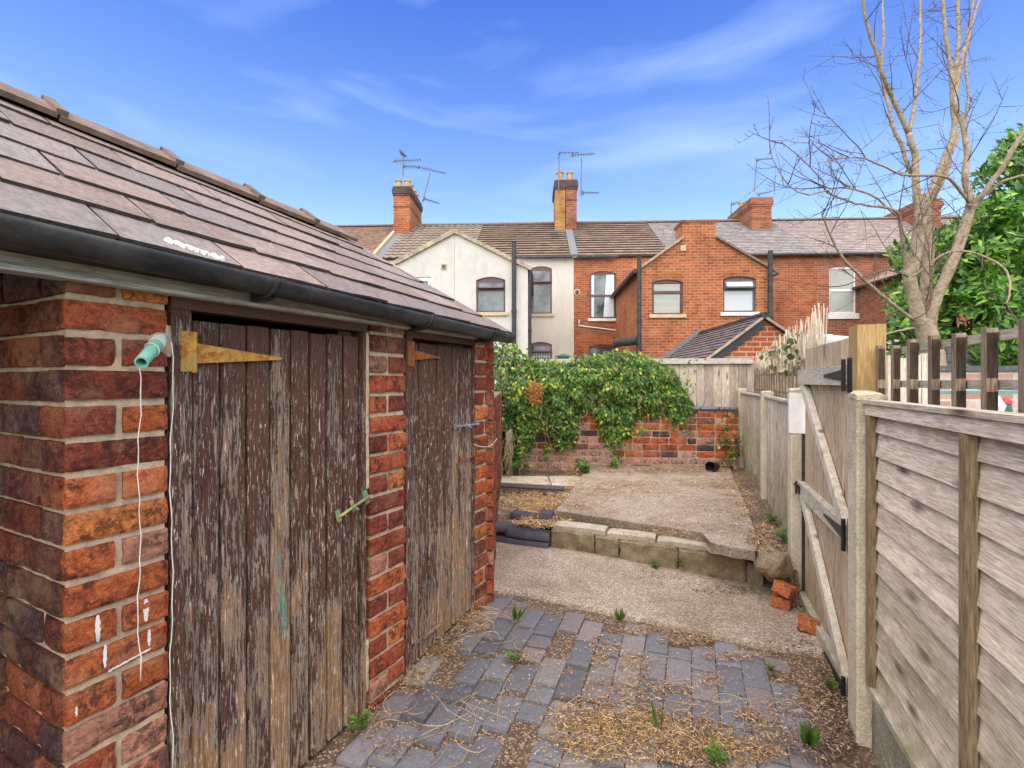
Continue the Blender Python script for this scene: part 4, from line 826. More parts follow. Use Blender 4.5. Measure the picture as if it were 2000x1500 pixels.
def window(root, u0, u1, z0, z1, v, fmat, style='casement', sill=None, arc=.09, label=None, curtain=None, bars=False, wallm=None, sillh=.11):
    fm = MB(); v0 = v+.05; v1 = v+.10; t = .055; zt = z1
    def box(a, b, c, d, dv=0.0): fm.box(a, b, v0-dv, v1, c, d)
    box(u0, u0+t, z0, zt); box(u1-t, u1, z0, zt); box(u0+t, u1-t, z0, z0+t); box(u0+t, u1-t, zt-t-arc*.55, zt)
    H = zt-z0; zm = None
    if style == 'casement':
        zm = z0+H*.64; box(u0+t, u1-t, zm-.03, zm+.03)
    elif style == 'sash': zm = z0+H*.49; box(u0+t, u1-t, zm-.035, zm+.035, .015)
    fo = fm.build('window', fmat, root)
    if label: fo['label'] = label
    if style == 'casement':
        fm = MB(); a, b, c, d = u0+t*.8, u1-t*.8, zm+.03, zt-t-arc*.5; op = .12
        for (x0, x1, zz0, zz1) in ((a, b, c, c+.05), (a, b, d-.05, d), (a, a+.05, c, d), (b-.05, b, c, d)):
            f = lambda z: v0-.02-op*(d-z)/(d-c); fm.prism([(x0, f(zz0), zz0), (x1, f(zz0), zz0), (x1, f(zz1), zz1), (x0, f(zz1), zz1)], (0, .035, 0))
        s_ = fm.build('top_sash', fmat, fo); g_ = MB(); g_.face([(a+.04, f(c+.04)+.015, c+.04), (b-.04, f(c+.04)+.015, c+.04), (b-.04, f(d-.04)+.015, d-.04), (a+.04, f(d-.04)+.015, d-.04)])
        g_.build('pane', MT['frost'] if curtain == 'frost' else MT['glass'], fo)
    if bars:
        fm = MB(); nb = 9
        for i in range(1, nb): fm.box(u0+(u1-u0)*i/nb-.007, u0+(u1-u0)*i/nb+.007, v0-.02, v0-.005, z0+t, zt-t-arc*.5)
        for i in range(1, 4): fm.box(u0+t, u1-t, v0-.022, v0-.004, z0+(zt-z0)*i/4-.01, z0+(zt-z0)*i/4+.01)
        fm.build('bar_grille', MT['wsill'], fo)
    gl = MB(); gl.face([(u0+.02, v0+.03, z0+.02), (u1-.02, v0+.03, z0+.02), (u1-.02, v0+.03, zt-.02), (u0+.02, v0+.03, zt-.02)]); gl.build('pane', MT['frost'] if curtain == 'frost' else MT['glass'], fo)
    if curtain in ('pair', 'blind'):
        cu = MB()
        if curtain == 'pair':
            for a, b, e in ((u0+t+.01, u0+t+.12, -.0), (u1-t-.30, u1-t-.01, .12)):
                n = 8
                for i in range(n): x0, x1 = a+(b-a)*i/n, a+(b-a)*(i+1)/n; cu.face([(x0-e*(1-i/n), v0+.025-.008*(i % 2), z0+.07), (x1-e*(1-(i+1)/n), v0+.025-.008*((i+1) % 2), z0+.07), (x1, v0+.025-.008*((i+1) % 2), zt-.12), (x0, v0+.025-.008*(i % 2), zt-.12)])
        else:
            z = z0+.07
            while z < zt-.14: cu.obox(((u0+u1)/2, v0+.02, z), ((u1-u0)/2-.08, 0, 0), (0, .006, .004), (0, -.002, .010)); z += .036
        cu.build('curtain' if curtain == 'pair' else 'blind', MT['curtain'] if curtain == 'pair' else MT['blindm'], fo)
    if sill: s2 = MB(); s2.box(u0-.08, u1+.08, v-.07, v+.05, z0-sillh, z0-.004); s2.build('sill', sill, fo)
    if wallm:
        am = MB(); arch(am, u0, u1, z1, v, arc*1.0); am.build('arch_infill', wallm, root) if False else None
    return fo
MT['frost'] = plain('frosted_glass', (0.50, 0.55, 0.55), 0.5, 0.5, 0, 0.2, 25); MT['blindm'] = plain('pale_blind', (0.55, 0.58, 0.50), 0.7, 0.3, 0, 0.1)
def roofpatch(root, u0, u1, style, pal, ze=ZEV, zr=ZRI, skew=0.0, name='roof', v0=VM-.15, v1=VR, label=None):
    m = MB(); d = Vector((0, v1-v0, zr-ze)); B = d.normalized(); N = Vector((0, -B.z, B.y)); L_ = d.length; W = u1-u0
    if style == 'pan':
        nr = 13; row = L_/nr; nw = int(W/.075)
        for r in range(nr):
            c0 = [rng.uniform(.85, 1.15) for _ in range(nw+1)]; pr = None
            for i in range(nw+1):
                x = u0+W*i/nw; ph = (x/.30) % 1; h = .035*(.5+.5*cos(2*pi*ph)) ; f = c0[(i//4)*4 if i//4*4 < nw else 0]; c = tuple(t*f for t in pal[0])
                a = Vector((x, v0, ze))+B*(r*row)+N*(h+.05); b = Vector((x, v0, ze))+B*((r+1)*row+.01)+N*(h+.01); lo = a-N*.045; cur = [m.vert(a, c), m.vert(b, c), m.vert(lo, tuple(t*.5 for t in c))]
                if pr: m.poly([pr[0], cur[0], cur[1], pr[1]]); m.poly([pr[2], cur[2], cur[0], pr[0]])
                pr = cur
    else:
        tw, row, th = {'inter': (.33, .33, .07), 'slate': (.26, .21, .014), 'plain': (.19, .16, .018)}[style]
        row = L_/round(L_/row)
        def cf(r): b = r.choice(pal); f = r.uniform(.9, 1.1); return tuple(x*f for x in b)
        tiles(m, (u0, v0, ze), (1, 0, 0), B, N, W, L_, tw, row, th, cf, rng, .002 if style == 'inter' else .004, lap=1.15)
    m.face([(u0, v0, ze-.02), (u1, v0, ze-.02), (u1, v1, zr-.02), (u0, v1, zr-.02)], (.2, .15, .12)); m.face([(u0, v1, zr), (u1, v1, zr), (u1, v1+4.2, ze), (u0, v1+4.2, ze)], pal[0])
    o = m.build(name, MT['tile'], root); 
    if label: o['label'] = label
    rd = MB(); x = u0
    while x < u1-.05:
        w = min(.45, u1-x)
        for sg in (1, -1): rd.prism([(x+.006, v1, zr+.10), (x+w-.006, v1, zr+.10), (x+w-.006, v1+sg*.16, zr+.0), (x+.006, v1+sg*.16, zr+.0)], (0, -sg*.01, -.03))
        x += w
    rd.build('ridge_tile', MT['ridge'], o); return o
def stack(parent, u0, u1, v0, v1, z0, z1, mat, cap, pots, steps=True):
    m = MB(); m.box(u0, u1, v0, v1, z0, z1-.42); c = m.build('chimney', mat, parent)
    m = MB(); m.box(u0-.035, u1+.035, v0-.035, v1+.035, z1-.418, z1-.33); 
    if steps: m.box(u0-.012, u1+.012, v0-.012, v1+.012, z1-.95, z1-.89)
    m.box(u0-.06, u1+.06, v0-.06, v1+.06, z1-.328, z1-.12); m.box(u0-.03, u1+.03, v0-.03, v1+.03, z1-.118, z1); m.build('chimney_cap', cap, c)
    for (u, v, h, r) in pots:
        m = MB(); m.tube([(u, v, z1-.02), (u, v, z1+h*.8), (u, v, z1+h*.82), (u, v, z1+h)], [r, r*.86, r*1.08, r*1.08], 12); m.build('chimney_pot', MT['pot'], c)
    fl = MB(); fl.box(u0-.05, u1+.05, v0-.05, v0-.006, z0+.0, z0+.34); fl.build('lead_flashing', MT['lead'], c)
    return c
def zroof(v): return ZEV+(ZRI-ZEV)*(v-(VM-.15))/(VR-VM+.15)
def gut(root, u0, u1, v, z, mat='gutter'):
    m = MB(); m.tube([(u0, v, z), (u1, v, z)], .06, 8); m.build('gutter', MT[mat], root)
def pipe_(root, u, v, z0, z1, r=.055, mat='gutter', label=None, bend=None):
    m = MB(); m.tube([(u, v, z0), (u, v, z1)], r, 10)
    for z in (z0+(z1-z0)*.35, z0+(z1-z0)*.62): m.tube([(u, v, z), (u, v, z+.09)], r*1.25, 10)
    if bend: m.tube(bend, r*.85, 8)
    m.build('downpipe', MT[mat], root)
# boundaries of the row
UB = {0: hu(560, VR), 1: hu(785, VR), 2: hu(945, VR), 3: hu(1108, VR), 4: hu(1262, VR), 5: hu(1500, VR), 6: hu(1760, VR), 7: hu(2100, VR)}
DEF = [None]*7
BR = (.27, .20, .145)
# --- house 0
h0 = thing('terraced_house', 'leftmost terraced house showing only its reddish brown roof above the outhouse', 'house', 'H', (UB[0], VM, 0), 'terraced houses in the row')
m = MB(); m.box(UB[0], UB[1]-.01, VM, VM+7.6, 0, ZEV-.03); m.build('wall', MT['hb1'], h0)
roofpatch(h0, UB[0], UB[1]-.12, 'plain', [(.33, .19, .13), (.28, .17, .12), (.24, .17, .13)])
m = MB(); m.bar((UB[1]-.06, VM-.2, ZEV+.06), (UB[1]-.06, VR, ZRI+.06), .12, .12); m.build('verge_wall', MT['sill'], h0)
# --- houses 1 and 2 (white pair)
ua, ub_ = hu(777, 15.3), hu(1031, 15.3); us = hu(888, 15.3); V1 = 15.3; zap = hz(883, 455, V1); zrt = hz(1031, 526, V1); zlf = zap-(us-ua)*.52
def gablewall(root, u0, u1, zu0, zu1, v, ops, mat, base=0.0):
    m = MB(); zl = min(zu0, zu1); wallq(m, u0, u1, base, zl, v, ops)
    m.face([(u0, v, zl), (u1, v, zl), (u1, v, zu1), (u0, v, zu0)] if abs(zu0-zl) > 1e-6 and abs(zu1-zl) > 1e-6 else ([(u0, v, zl), (u1, v, zl), (u1, v, zu1)] if zu1 > zu0 else [(u0, v, zl), (u1, v, zl), (u0, v, zu0)]))
    return m
h1 = thing('terraced_house', 'white painted terraced house with ridged pantile roof and small square wall vent', 'house', 'H', (UB[1], VM, 0), 'terraced houses in the row')
w0 = (hu(800, V1), hu(842, V1), hz(800, 640, V1), hz(800, 541, V1))
m = gablewall(h1, ua, us-.003, zlf, zap, V1, [w0], 0); m.face([(ua, V1, 0), (ua, V1, zlf), (ua, VM, zlf), (ua, VM, 0)]); m.box(UB[1], UB[2]-.01, VM, VM+7.6, 0, ZEV-.03); m.build('wall', MT['white'], h1)
window(h1, *w0, V1, MT['upvc'], 'casement', MT['wsill'], .05, 'small white window half hidden by the outhouse roof')
roofpatch(h1, UB[1]+.35, UB[2]-.01, 'pan', [(.225, .18, .138)])
m = MB(); m.face([(UB[1]-.01, VM-.2, ZEV+.02), (UB[1]+.36, VM-.2, ZEV+.02), (UB[1]+.36, VR, ZRI+.03), (UB[1]-.01, VR, ZRI+.03)]); m.build('lead_valley', MT['lead'], h1)
wr = MB(); wr.face([(ua-.1, V1-.05, zlf), (us, V1-.05, zap+.02), (us, VM, zap+.02), (ua-.1, VM, zlf)]); wr.build('wing_roof', MT['tile'], h1)
m = MB(); m.bar((ua-.1, V1-.03, zlf+.0), (us+.03, V1-.03, zap+.06), .13, .12); m.build('verge', MT['verge'], h1)
m = MB(); u, z = on_s('H', 867, 521, V1); m.box(u-.09, u+.09, V1-.03, V1-.004, z-.09, z+.09); v_ = m.build('wall_vent', MT['sill'], h1); m = MB(); m.box(u-.06, u+.06, V1-.036, V1-.031, z-.06, z+.06); m.build('vent_grille', MT['greyplank'], v_)
u0, u1 = hu(768.6, 22.2), hu(800.5, 22.2); r1 = [o for o in h1.children if o.name.startswith('roof')][0]
stack(r1, u0, u1, 22.2, 24.5, zroof(22.2)-.3, 10.36, MT['hb2'], MT['hbd'], [((u0+.17), 22.45, .38, .15), (u1-.17, 22.45, .38, .15), (u1-.17, 23.0, .36, .15), (u1-.17, 23.6, .34, .14), (u1-.17, 24.1, .34, .14)])
h2 = thing('terraced_house', 'cream painted terraced house with brown windows and a tall black soil pipe', 'house', 'H', (UB[2], VM, 0), 'terraced houses in the row')
wA = (hu(930, V1), hu(987, V1), hz(930, 610, V1), hz(930, 541, V1)); m = gablewall(h2, us+.003, ub_, zap, zrt, V1, [wA], 0); m.face([(ub_, V1, 0), (ub_, VM, 0), (ub_, VM, zrt), (ub_, V1, zrt)]); m.build('wing_wall', MT['white'], h2)
wB = (hu(1036, VM), hu(1078, VM), hz(1036, 613, VM), hz(1036, 520, VM)); wC = (hu(1033, VM), hu(1078, VM), hz(1036, 725, VM), hz(1036, 668, VM))
m = MB(); wallq(m, UB[2], UB[3]-.02, 0, ZEV-.03, VM, [wB, wC]); m.build('wall', MT['cream'], h2)
window(h2, *wA, V1, MT['brownframe'], 'casement', MT['sill'], .10, 'brown window in the gable with its top light open'); window(h2, *wB, VM, MT['brownframe'], 'casement', MT['sill'], .12, 'tall brown upper window beside the drainpipe'); window(h2, *wC, VM, MT['brownframe'], 'casement', None, .10, 'lower brown window behind a white grille', bars=True)
for (a, mt) in ((wA, 'white'), (wB, 'cream'), (wC, 'cream')):
    m = MB(); arch(m, a[0], a[1], a[3], V1 if a is wA else VM, .10); m.build('arch_infill', MT[mt], h2)
roofpatch(h2, UB[2], UB[3]-.16, 'inter', [(.22, .165, .11), (.195, .145, .10), (.245, .18, .115)]); 
m = MB(); m.face([(us, V1-.05, zap+.02), (ub_+.1, V1-.05, zrt), (ub_+.1, VM, zrt), (us, VM, zap+.02)]); m.build('wing_roof', MT['tile'], h2); m = MB(); m.bar((us-.03, V1-.03, zap+.06), (ub_+.12, V1-.03, zrt-.0), .11, .12); m.build('verge', MT['verge'], h2)
gut(h2, hu(1010, VM-.2), UB[3]-.1, VM-.22, ZEV-.03); pipe_(h2, hu(1004, V1-.12), V1-.12, 0, hz(1004, 473, V1-.12), .07)
pipe_(h2, ub_+.06, V1+.1, 0, zrt-.1, .05); m = MB(); m.tube([(ub_+.06, V1+.05, zrt-.05), (ub_+.12, V1+.8, zrt-.06), (ub_+.12, VM, zrt-.06)], .06, 8); m.build('gutter', MT['gutter'], h2)
r2 = [o for o in h2.children if o.name.startswith('roof')][0]; u0, u1 = hu(1084, 22.3), hu(1104, 22.3); stack(r2, u0, u1, 22.3, 24.0, zroof(22.3)-.3, hz(1090, 352, 22.3), MT['hby'], MT['hbd'], [((u0+u1)/2, 22.6, .50, .17)], False)
# --- house 3
h3 = thing('terraced_house', 'orange brick terraced house with brown sash window and white waste pipe', 'house', 'H', (UB[3], VM, 0), 'terraced houses in the row')
uw0, uw1, uwc = hu(1250, VW), hu(1510, VW), hu(1365, VW); zwe = hz(1250, 527, VW); zwr = hz(1510, 530, VW)
wD = (hu(1152, VM), hu(1203, VM), hz(1152, 622, VM), hz(1152, 530, VM)); wE = (hu(1150, VM), hu(1205, VM), hz(1150, 740, VM), hz(1150, 673, VM)); wF = (hu(1273, VW), hu(1334, VW), hz(1273, 614, VW), hz(1273, 546, VW)); wG = (hu(1412, VW), hu(1476, VW), hz(1412, 610, VW), hz(1412, 540, VW))
m = MB(); wallq(m, UB[3]-.018, UB[4]-.005, 0, ZEV-.03, VM, [wD, wE]); m.build('wall', MT['hb1'], h3)
cu0, cu1 = hu(1333, VW), hu(1398, VW); zc_ = hz(1365, 466, VW)
m = MB(); wallq(m, uw0, uwc-.002, 0, zwe, VW, [wF]); m.face([(uw0, VW, zwe), (uwc-.002, VW, zwe), (uwc-.002, VW, zc_), (cu0, VW, zc_)]); m.face([(uw0, VW, 0), (uw0, VW, zwe), (uw0, VM, zwe), (uw0, VM, 0)]); m.build('wing_wall', MT['hb2'], h3)
window(h3, *wD, VM, MT['brownframe'], 'sash', MT['wsill'], .12, 'brown sash window with pale curtains', 'pair'); window(h3, *wE, VM, MT['brownframe'], 'sash', None, .10, 'lower brown window half hidden by the plant'); window(h3, *wF, VW, MT['brownframe'], 'casement2', MT['sill'], .10, 'brown window with a pale blind in the brick gable', 'blind')
for a in (wD, wE): m = MB(); arch(m, a[0], a[1], a[3], VM, .11); arch(m, a[0], a[1], a[3], VM, .11, .2); m.build('brick_arch', MT['hb1'], h3)
m = MB(); arch(m, wF[0], wF[1], wF[3], VW, .09); arch(m, wF[0], wF[1], wF[3], VW, .09, .2); m.build('brick_arch', MT['hb1'], h3)
m = MB(); zz = wF[2]+(wF[3]-wF[2])*.60; m.box(wF[0]+.04, wF[1]-.04, VW+.03, VW+.09, zz, zz+.08); m.build('window_rail', MT['brownframe'], h3)
roofpatch(h3, UB[3]+.14, UB[4]-.01, 'inter', [(.245, .175, .135), (.215, .16, .125), (.27, .19, .14)]); m = MB(); m.box(UB[3]-.16, UB[3]+.14, VM-.2, VM-.19, ZEV-.06, ZEV); m.bar((UB[3]-.01, VM-.2, ZEV+.04), (UB[3]-.01, VR, ZRI+.04), .07, .30); m.build('verge_wall', MT['lead'], h3)
gut(h3, UB[3]+.1, uw0+.05, VM-.22, ZEV-.03); m = MB(); m.face([(uw0-.15, VW-.1, zwe-.06), (cu0, VW-.1, zc_+.02), (cu0, VM, zc_+.02), (uw0-.15, VM, zwe-.06)]); m.face([(cu0, VW+.76, zc_+.02), (uwc, VW+.76, zc_+.25), (uwc, VM, zc_+.25), (cu0, VM, zc_+.02)]); m.build('wing_roof', MT['tile'], h3)
m = MB(); m.bar((uw0-.12, VW-.05, zwe-.03), (cu0, VW-.05, zc_+.03), .07, .10); m.build('verge', MT['verge'], h3); gm = MB(); gm.tube([(uw0-.17, VW-.1, zwe-.05), (uw0-.17, VM, zwe-.05)], .07, 8); gm.build('gutter', MT['gutter'], h3)
pipe_(h3, hu(1248, VW-.1), VW-.12, 0, hz(1248, 503, VW), .065, 'gutter'); m = MB(); u, z = on_s('H', 1225, 667, VW); m.tube([(u-.25, VW+.6, z), (u+.3, VW-.1, z+.02)], .13, 12); m.build('hopper', MT['gutter'], h3)
m = MB(); P = [on_s('H', *p, VM-.04) for p in ((1131, 625), (1131, 636), (1203, 645), (1213, 680))]; m.tube([(p[0], VM-.04, p[1]) for p in P], .022, 6); m.build('waste_pipe', MT['upvc'], h3)
m = MB(); u, z = on_s('H', 1127, 571, VM); m.tube([(u, VM-.02, z), (u, VM+.01, z)], .13, 16); m.build('flue_plate', MT['sill'], h3); m = MB(); m.tube([(u, VM-.10, z), (u, VM-.021, z)], .075, 14); m.build('flue', MT['gutter'], h3)
m = MB(); u, z = on_s('H', 1334, 485, VW); m.box(u-.08, u+.08, VW-.03, VW-.004, z-.08, z+.08); v_ = m.build('wall_vent', MT['sill'], h3)
u0, u1 = hu(1105.5, 22.3), hu(1126.5, 22.3); r3 = [o for o in h3.children if o.name.startswith('roof')][0]; stack(r3, u0, u1, 22.3, 24.0, zroof(22.3)-.45, hz(1115, 351, 22.3), MT['hb3'], MT['hbd'], [((u0+u1)/2-.05, 22.6, .46, .15)], True)
# --- house 4
h4 = thing('terraced_house', 'orange brick terraced house with slate roof and broad stub chimney on its gable', 'house', 'H', (UB[4], VM, 0), 'terraced houses in the row')
m = MB(); wallq(m, UB[4]+.005, UB[5]-.01, 0, ZEV-.03, VM, []); m.build('wall', MT['hb1'], h4)
m = MB(); wallq(m, uwc+.002, uw1, 0, zwr, VW, [wG]); m.face([(uwc+.002, VW, zwr), (uw1, VW, zwr), (cu1, VW, zc_), (uwc+.002, VW, zc_)]); m.face([(uw1, VW, 0), (uw1, VM, 0), (uw1, VM, zwr), (uw1, VW, zwr)]); m.build('wing_wall', MT['hb2'], h4)
window(h4, *wG, VW, MT['greyplank'], 'casement', MT['wsill'], .09, 'frosted window in a dark worn frame', 'frost'); m = MB(); arch(m, wG[0], wG[1], wG[3], VW, .08); arch(m, wG[0], wG[1], wG[3], VW, .08, .2); m.build('brick_arch', MT['hb1'], h4)
roofpatch(h4, UB[4], UB[5]-.01, 'slate', [(.235, .215, .205), (.20, .19, .185), (.27, .245, .225), (.24, .205, .17)])
m = MB(); m.face([(cu1, VW-.1, zc_+.02), (uw1+.12, VW-.1, zwr-.05), (uw1+.12, VM, zwr-.05), (cu1, VM, zc_+.02)]); m.face([(uwc, VW+.76, zc_+.25), (cu1, VW+.76, zc_+.02), (cu1, VM, zc_+.02), (uwc, VM, zc_+.25)]); m.build('wing_roof', MT['tile'], h4); m = MB(); m.bar((cu1, VW-.05, zc_+.03), (uw1+.1, VW-.05, zwr-.03), .06, .10); m.build('verge', MT['ridge'], h4)
m = MB(); m.box(cu0, cu1, VW-.004, VW+.75, zc_-.3, hz(1365, 434, VW)); c = m.build('gable_chimney', MT['hb2'], h4); m = MB(); m.box(cu0-.05, cu1+.05, VW-.03, VW+.78, hz(1365, 434, VW)+.001, hz(1365, 430, VW)); m.build('chimney_cap', MT['hb3'], c)
gut(h4, uw1, UB[5]+.2, VM-.22, ZEV-.03); pipe_(h4, hu(1504, VW-.1), VW-.12, 0, hz(1504, 492, VW), .07, 'dpipe' if 'dpipe' in MT else 'gutter'); pipe_(h4, uw1+.18, VW+.5, 0, hz(1515, 560, VW), .045)
m = MB(); P = [on_s('H', *p, VW) for p in ((1527, 527), (1516, 533), (1514, 545))]; m.tube([(p[0], VW+.3, p[1]) for p in P], .09, 8); m.build('hopper', MT['gutter'], h4)
# --- house 5
h5 = thing('terraced_house', 'worn orange brick terraced house with a white framed window behind the bare tree', 'house', 'H', (UB[5], VM, 0), 'terraced houses in the row')
wH = (hu(1620, VM), hu(1672, VM), hz(1645, 612, VM), hz(1645, 520, VM)); m = MB(); wallq(m, UB[5]-.008, UB[6]-.01, 0, ZEV-.03, VM, [wH]); m.build('wall', MT['hb3'], h5)
window(h5, *wH, VM, MT['upvc'], 'sash', MT['wsill'], .09, None, 'blind', sillh=.22); m = MB(); arch(m, wH[0], wH[1], wH[3], VM, .08); arch(m, wH[0], wH[1], wH[3], VM, .08, .2); m.build('brick_arch', MT['hb3'], h5)
r5 = roofpatch(h5, UB[5], UB[6]-.01, 'slate', [(.29, .235, .205), (.25, .21, .19), (.31, .255, .22)]); gut(h5, UB[5]+.2, UB[6], VM-.22, ZEV-.03)
u0, u1 = hu(1468, 22.0), hu(1507, 22.0); stack(r5, u0, u1, 22.0, 24.6, zroof(22.0)-.3, hz(1487, 385, 22.0), MT['hb3'], MT['hb3'], [(u0+.25, 23.6, .35, .16)], True)
# --- house 6 with projecting wing
h6 = thing('terraced_house', 'rightmost terraced house with a projecting brick wing hidden by the laurel', 'house', 'H', (UB[6], VM, 0), 'terraced houses in the row')
ul = hu(1676, VM); zl = hz(1672, 560, VM); m = MB(); m.box(UB[6], UB[7], VM, VM+7.6, 0, ZEV-.03); m.build('wall', MT['hb3'], h6)
m = MB(); m.box(UB[6]-.9, UB[6]+3.2, 15.2, VM-.01, 0, zl); m.v = [(x if x > UB[6] else ul, y, z) for x, y, z in m.v]; m.build('wing_wall', MT['hb3'], h6)
m = MB(); m.face([(ul-.15, 15.1, zl-.05), (ul-.15, VM, zl-.05), (ul+2.2, VM, zl+1.25), (ul+2.2, 15.1, zl+1.25)], (.30, .2, .15)); m.face([(ul+2.2, 15.1, zl+1.25), (ul+2.2, VM, zl+1.25), (ul+4.4, VM, zl), (ul+4.4, 15.1, zl)], (.30, .2, .15)); m.build('wing_roof', MT['tile'], h6); m = MB(); m.tube([(ul-.18, 15.1, zl-.07), (ul-.18, VM, zl-.07)], .06, 8); m.build('gutter', MT['gutter'], h6)
r6 = roofpatch(h6, UB[6], UB[7], 'slate', [(.29, .235, .205), (.25, .21, .19)]); u0, u1 = hu(1800, 22), hu(1838, 22); stack(r6, u0, u1, 22, 25.2, zroof(22)-.3, hz(1810, 388, 22), MT['hb3'], MT['hb3'], [((u0+u1)/2, 22.4, .32, .15)], True)
# --- gabled extension in front of the gable pair
ex = thing('brick_extension', 'small brick extension with a mossy tiled roof in front of the orange gable', 'extension', 'H', (hu(1480, 11), 11, 0)); ur, zr_ = on_s('H', 1488, 617, 11.0); ue = ur-1.9; ze_ = zr_-1.42; uR = ur+.62; zR = zr_-.46
m = MB(); m.face([(ue, 11, 0), (uR, 11, 0), (uR, 11, zR-.05), (ur, 11, zr_-.05), (ue, 11, ze_-.05)]); m.face([(ue, 11, 0), (ue, 11, ze_-.05), (ue, 14.95, ze_-.05), (ue, 14.95, 0)]); m.build('wall', MT['hb_new'], ex)
m = MB(); B_ = Vector((ur-ue, 0, zr_-ze_)); LB = B_.length; B_.normalize(); tiles(m, (ue, 10.9, ze_), (0, 1, 0), B_, (-B_.z, 0, B_.x), 4.05, LB, .17, .14, .02, lambda r: tuple(x*r.uniform(.7, 1.2) for x in (.155, .125, .12)), rng, .004, lap=1.15); m.face([(ur, 10.9, zr_), (ur, 14.95, zr_), (uR, 14.95, zR), (uR, 10.9, zR)], (.15, .12, .12)); r = m.build('roof', MT['tile'], ex)
m = MB(); m.tube([(ur, 10.85, zr_+.0), (ur, 14.95, zr_)], .075, 8); m.build('ridge_tile', MT['gutter'], r)
m = MB(); m.bar((ue, 10.88, ze_-.03), (ur, 10.88, zr_-.03), .05, .05); m.bar((ur, 10.88, zr_-.03), (uR+.05, 10.88, zR-.03), .05, .05); m.build('verge', MT['verge'], r); m = MB(); m.bar((ue, 10.93, ze_-.155), (ur-.02, 10.93, zr_-.155), .17, .03); m.build('bargeboard', plain('dark_blue_board', (.035, .045, .055), .5), ex)
m = MB(); m.bar((ue, 14.94, ze_+.10), (ur, 14.94, zr_+.10), .14, .03); m.build('lead_flashing', MT['lead'], r)
# --- conservatory roof
cs = thing('conservatory', 'white framed conservatory roof showing above the gate', 'conservatory', 'H', (hu(1680, 12), 12, 0)); uA, uB = hu(1598, 12), hu(1775, 12); zA = hz(1680, 668, 12); zB = zA+.42; m = MB(); n = 6
for i in range(n+1): u = uA+(uB-uA)*i/n; m.bar((u, 12, zA), (u, 15.0, zB), .05, .06)
m.bar((uA, 12, zA), (uB, 12, zA), .09, .08); m.bar((uA, 15, zB), (uB, 15, zB), .09, .08); m.build('roof_bar', MT['upvc'], cs); m = MB(); m.face([(uA, 12, zA), (uB, 12, zA), (uB, 15, zB), (uA, 15, zB)]); m.build('roof_pane', MT['frost'], cs); m = MB(); m.box(uA, uB, 12.02, 12.1, 0, zA-.05); m.build('front_wall', MT['upvc'], cs)
m = MB(); u, z = on_s('H', 1100, 698, 12); m.box(u-.14, u+.14, 12, 12.2, z-.3, z+.02); m.prism([(u-.2, 11.95, z+.02), (u, 11.95, z+.09), (u+.2, 11.95, z+.02)], (0, .3, 0)); tag(m.build('green_box', MT['greenp'], off=(0, 0, 0)), 'green box with a pitched lid peeping over the hanging plant', 'box').rotation_euler = (0, 0, -FR['H'])
# --- aerials
def aerial(label, fr_pts, booms, v):
    (p0, p1) = fr_pts; a = on_s('H', *p0, v); b = on_s('H', *p1, v); t = thing('tv_aerial', label, 'aerial', 'H', (a[0], v, a[1]), 'television aerials on the chimneys'); m = MB(); m.tube([(a[0], v, a[1]), (b[0], v, b[1])], .026, 6); m.build('mast', MT['alu'], t)
    for (q0, q1, n, el) in booms:
        c, d = on_s('H', *q0, v), on_s('H', *q1, v); m = MB(); A_, B_ = Vector((c[0], v-.04, c[1])), Vector((d[0], v+.15, d[1])); m.tube([A_, B_], .018, 5)
        for i in range(n):
            p = A_.lerp(B_, (i+.5)/n); e = el*(1-.4*i/n); m.tube([p-Vector((.03, e*.6, -e*.25)), p+Vector((.03, e*.6, -e*.25))], .011, 4)
        m.tube([A_-Vector((0, .12, .1)), A_+Vector((0, .12, .1))], .045, 5); m.build('boom', MT['alu'], t)
aerial('upright aerial with three arms on the left chimney, a pigeon perched on it', ((787, 344), (787, 306)), [((772, 315), (821, 309), 9, .25), ((790, 326), (816, 323), 7, .2)], 22.4)
aerial('slanting aerial mast to the right of the left chimney', ((825, 395), (841, 337)), [((818, 327), (869, 336), 9, .28), ((829, 389), (857, 395), 10, .16)], 22.8)
aerial('tall aerial left of the paired middle chimneys', ((1091, 375), (1092, 298)), [((1092, 299), (1131, 295), 5, .15)], 22.2)
aerial('tall aerial with two arms right of the paired middle chimneys', ((1135, 383), (1136, 306)), [((1117, 304), (1162, 297), 9, .22), ((1138, 377), (1171, 374), 9, .16)], 22.2)
aerial('very tall thin aerial mast on the broad right chimney', ((1473, 375), (1478, 312)), [((1478, 312), (1512, 307), 6, .12)], 23.3)
aerial('low aerial leaning from the far side of the broad right chimney', ((1428, 420), (1428, 398)), [((1430, 398), (1470, 390), 8, .2), ((1480, 380), (1508, 372), 7, .15)], 24.3)
bp = on_s('H', 787, 303, 22.4); bo = blob('pigeon', (0, 0, 0), .10, (1.7, .8, .9), MT['bird'], 1, .15, ico=2); m = MB()
pg = thing('pigeon', 'grey pigeon perched on top of the aerial above the left chimney', 'bird', 'H', (bp[0], 22.35, bp[1])); bpy.data.objects.remove(bo)
m.tube([(bp[0]+.20, 22.35, bp[1]-.10), (bp[0]+.10, 22.35, bp[1]-.05), (bp[0], 22.35, bp[1]+.04), (bp[0]-.09, 22.35, bp[1]+.13), (bp[0]-.115, 22.35, bp[1]+.20), (bp[0]-.15, 22.35, bp[1]+.225), (bp[0]-.20, 22.35, bp[1]+.215)], [.02, .05, .085, .06, .04, .035, .005], 10); m.build('body', MT['bird'], pg, smooth_=True)
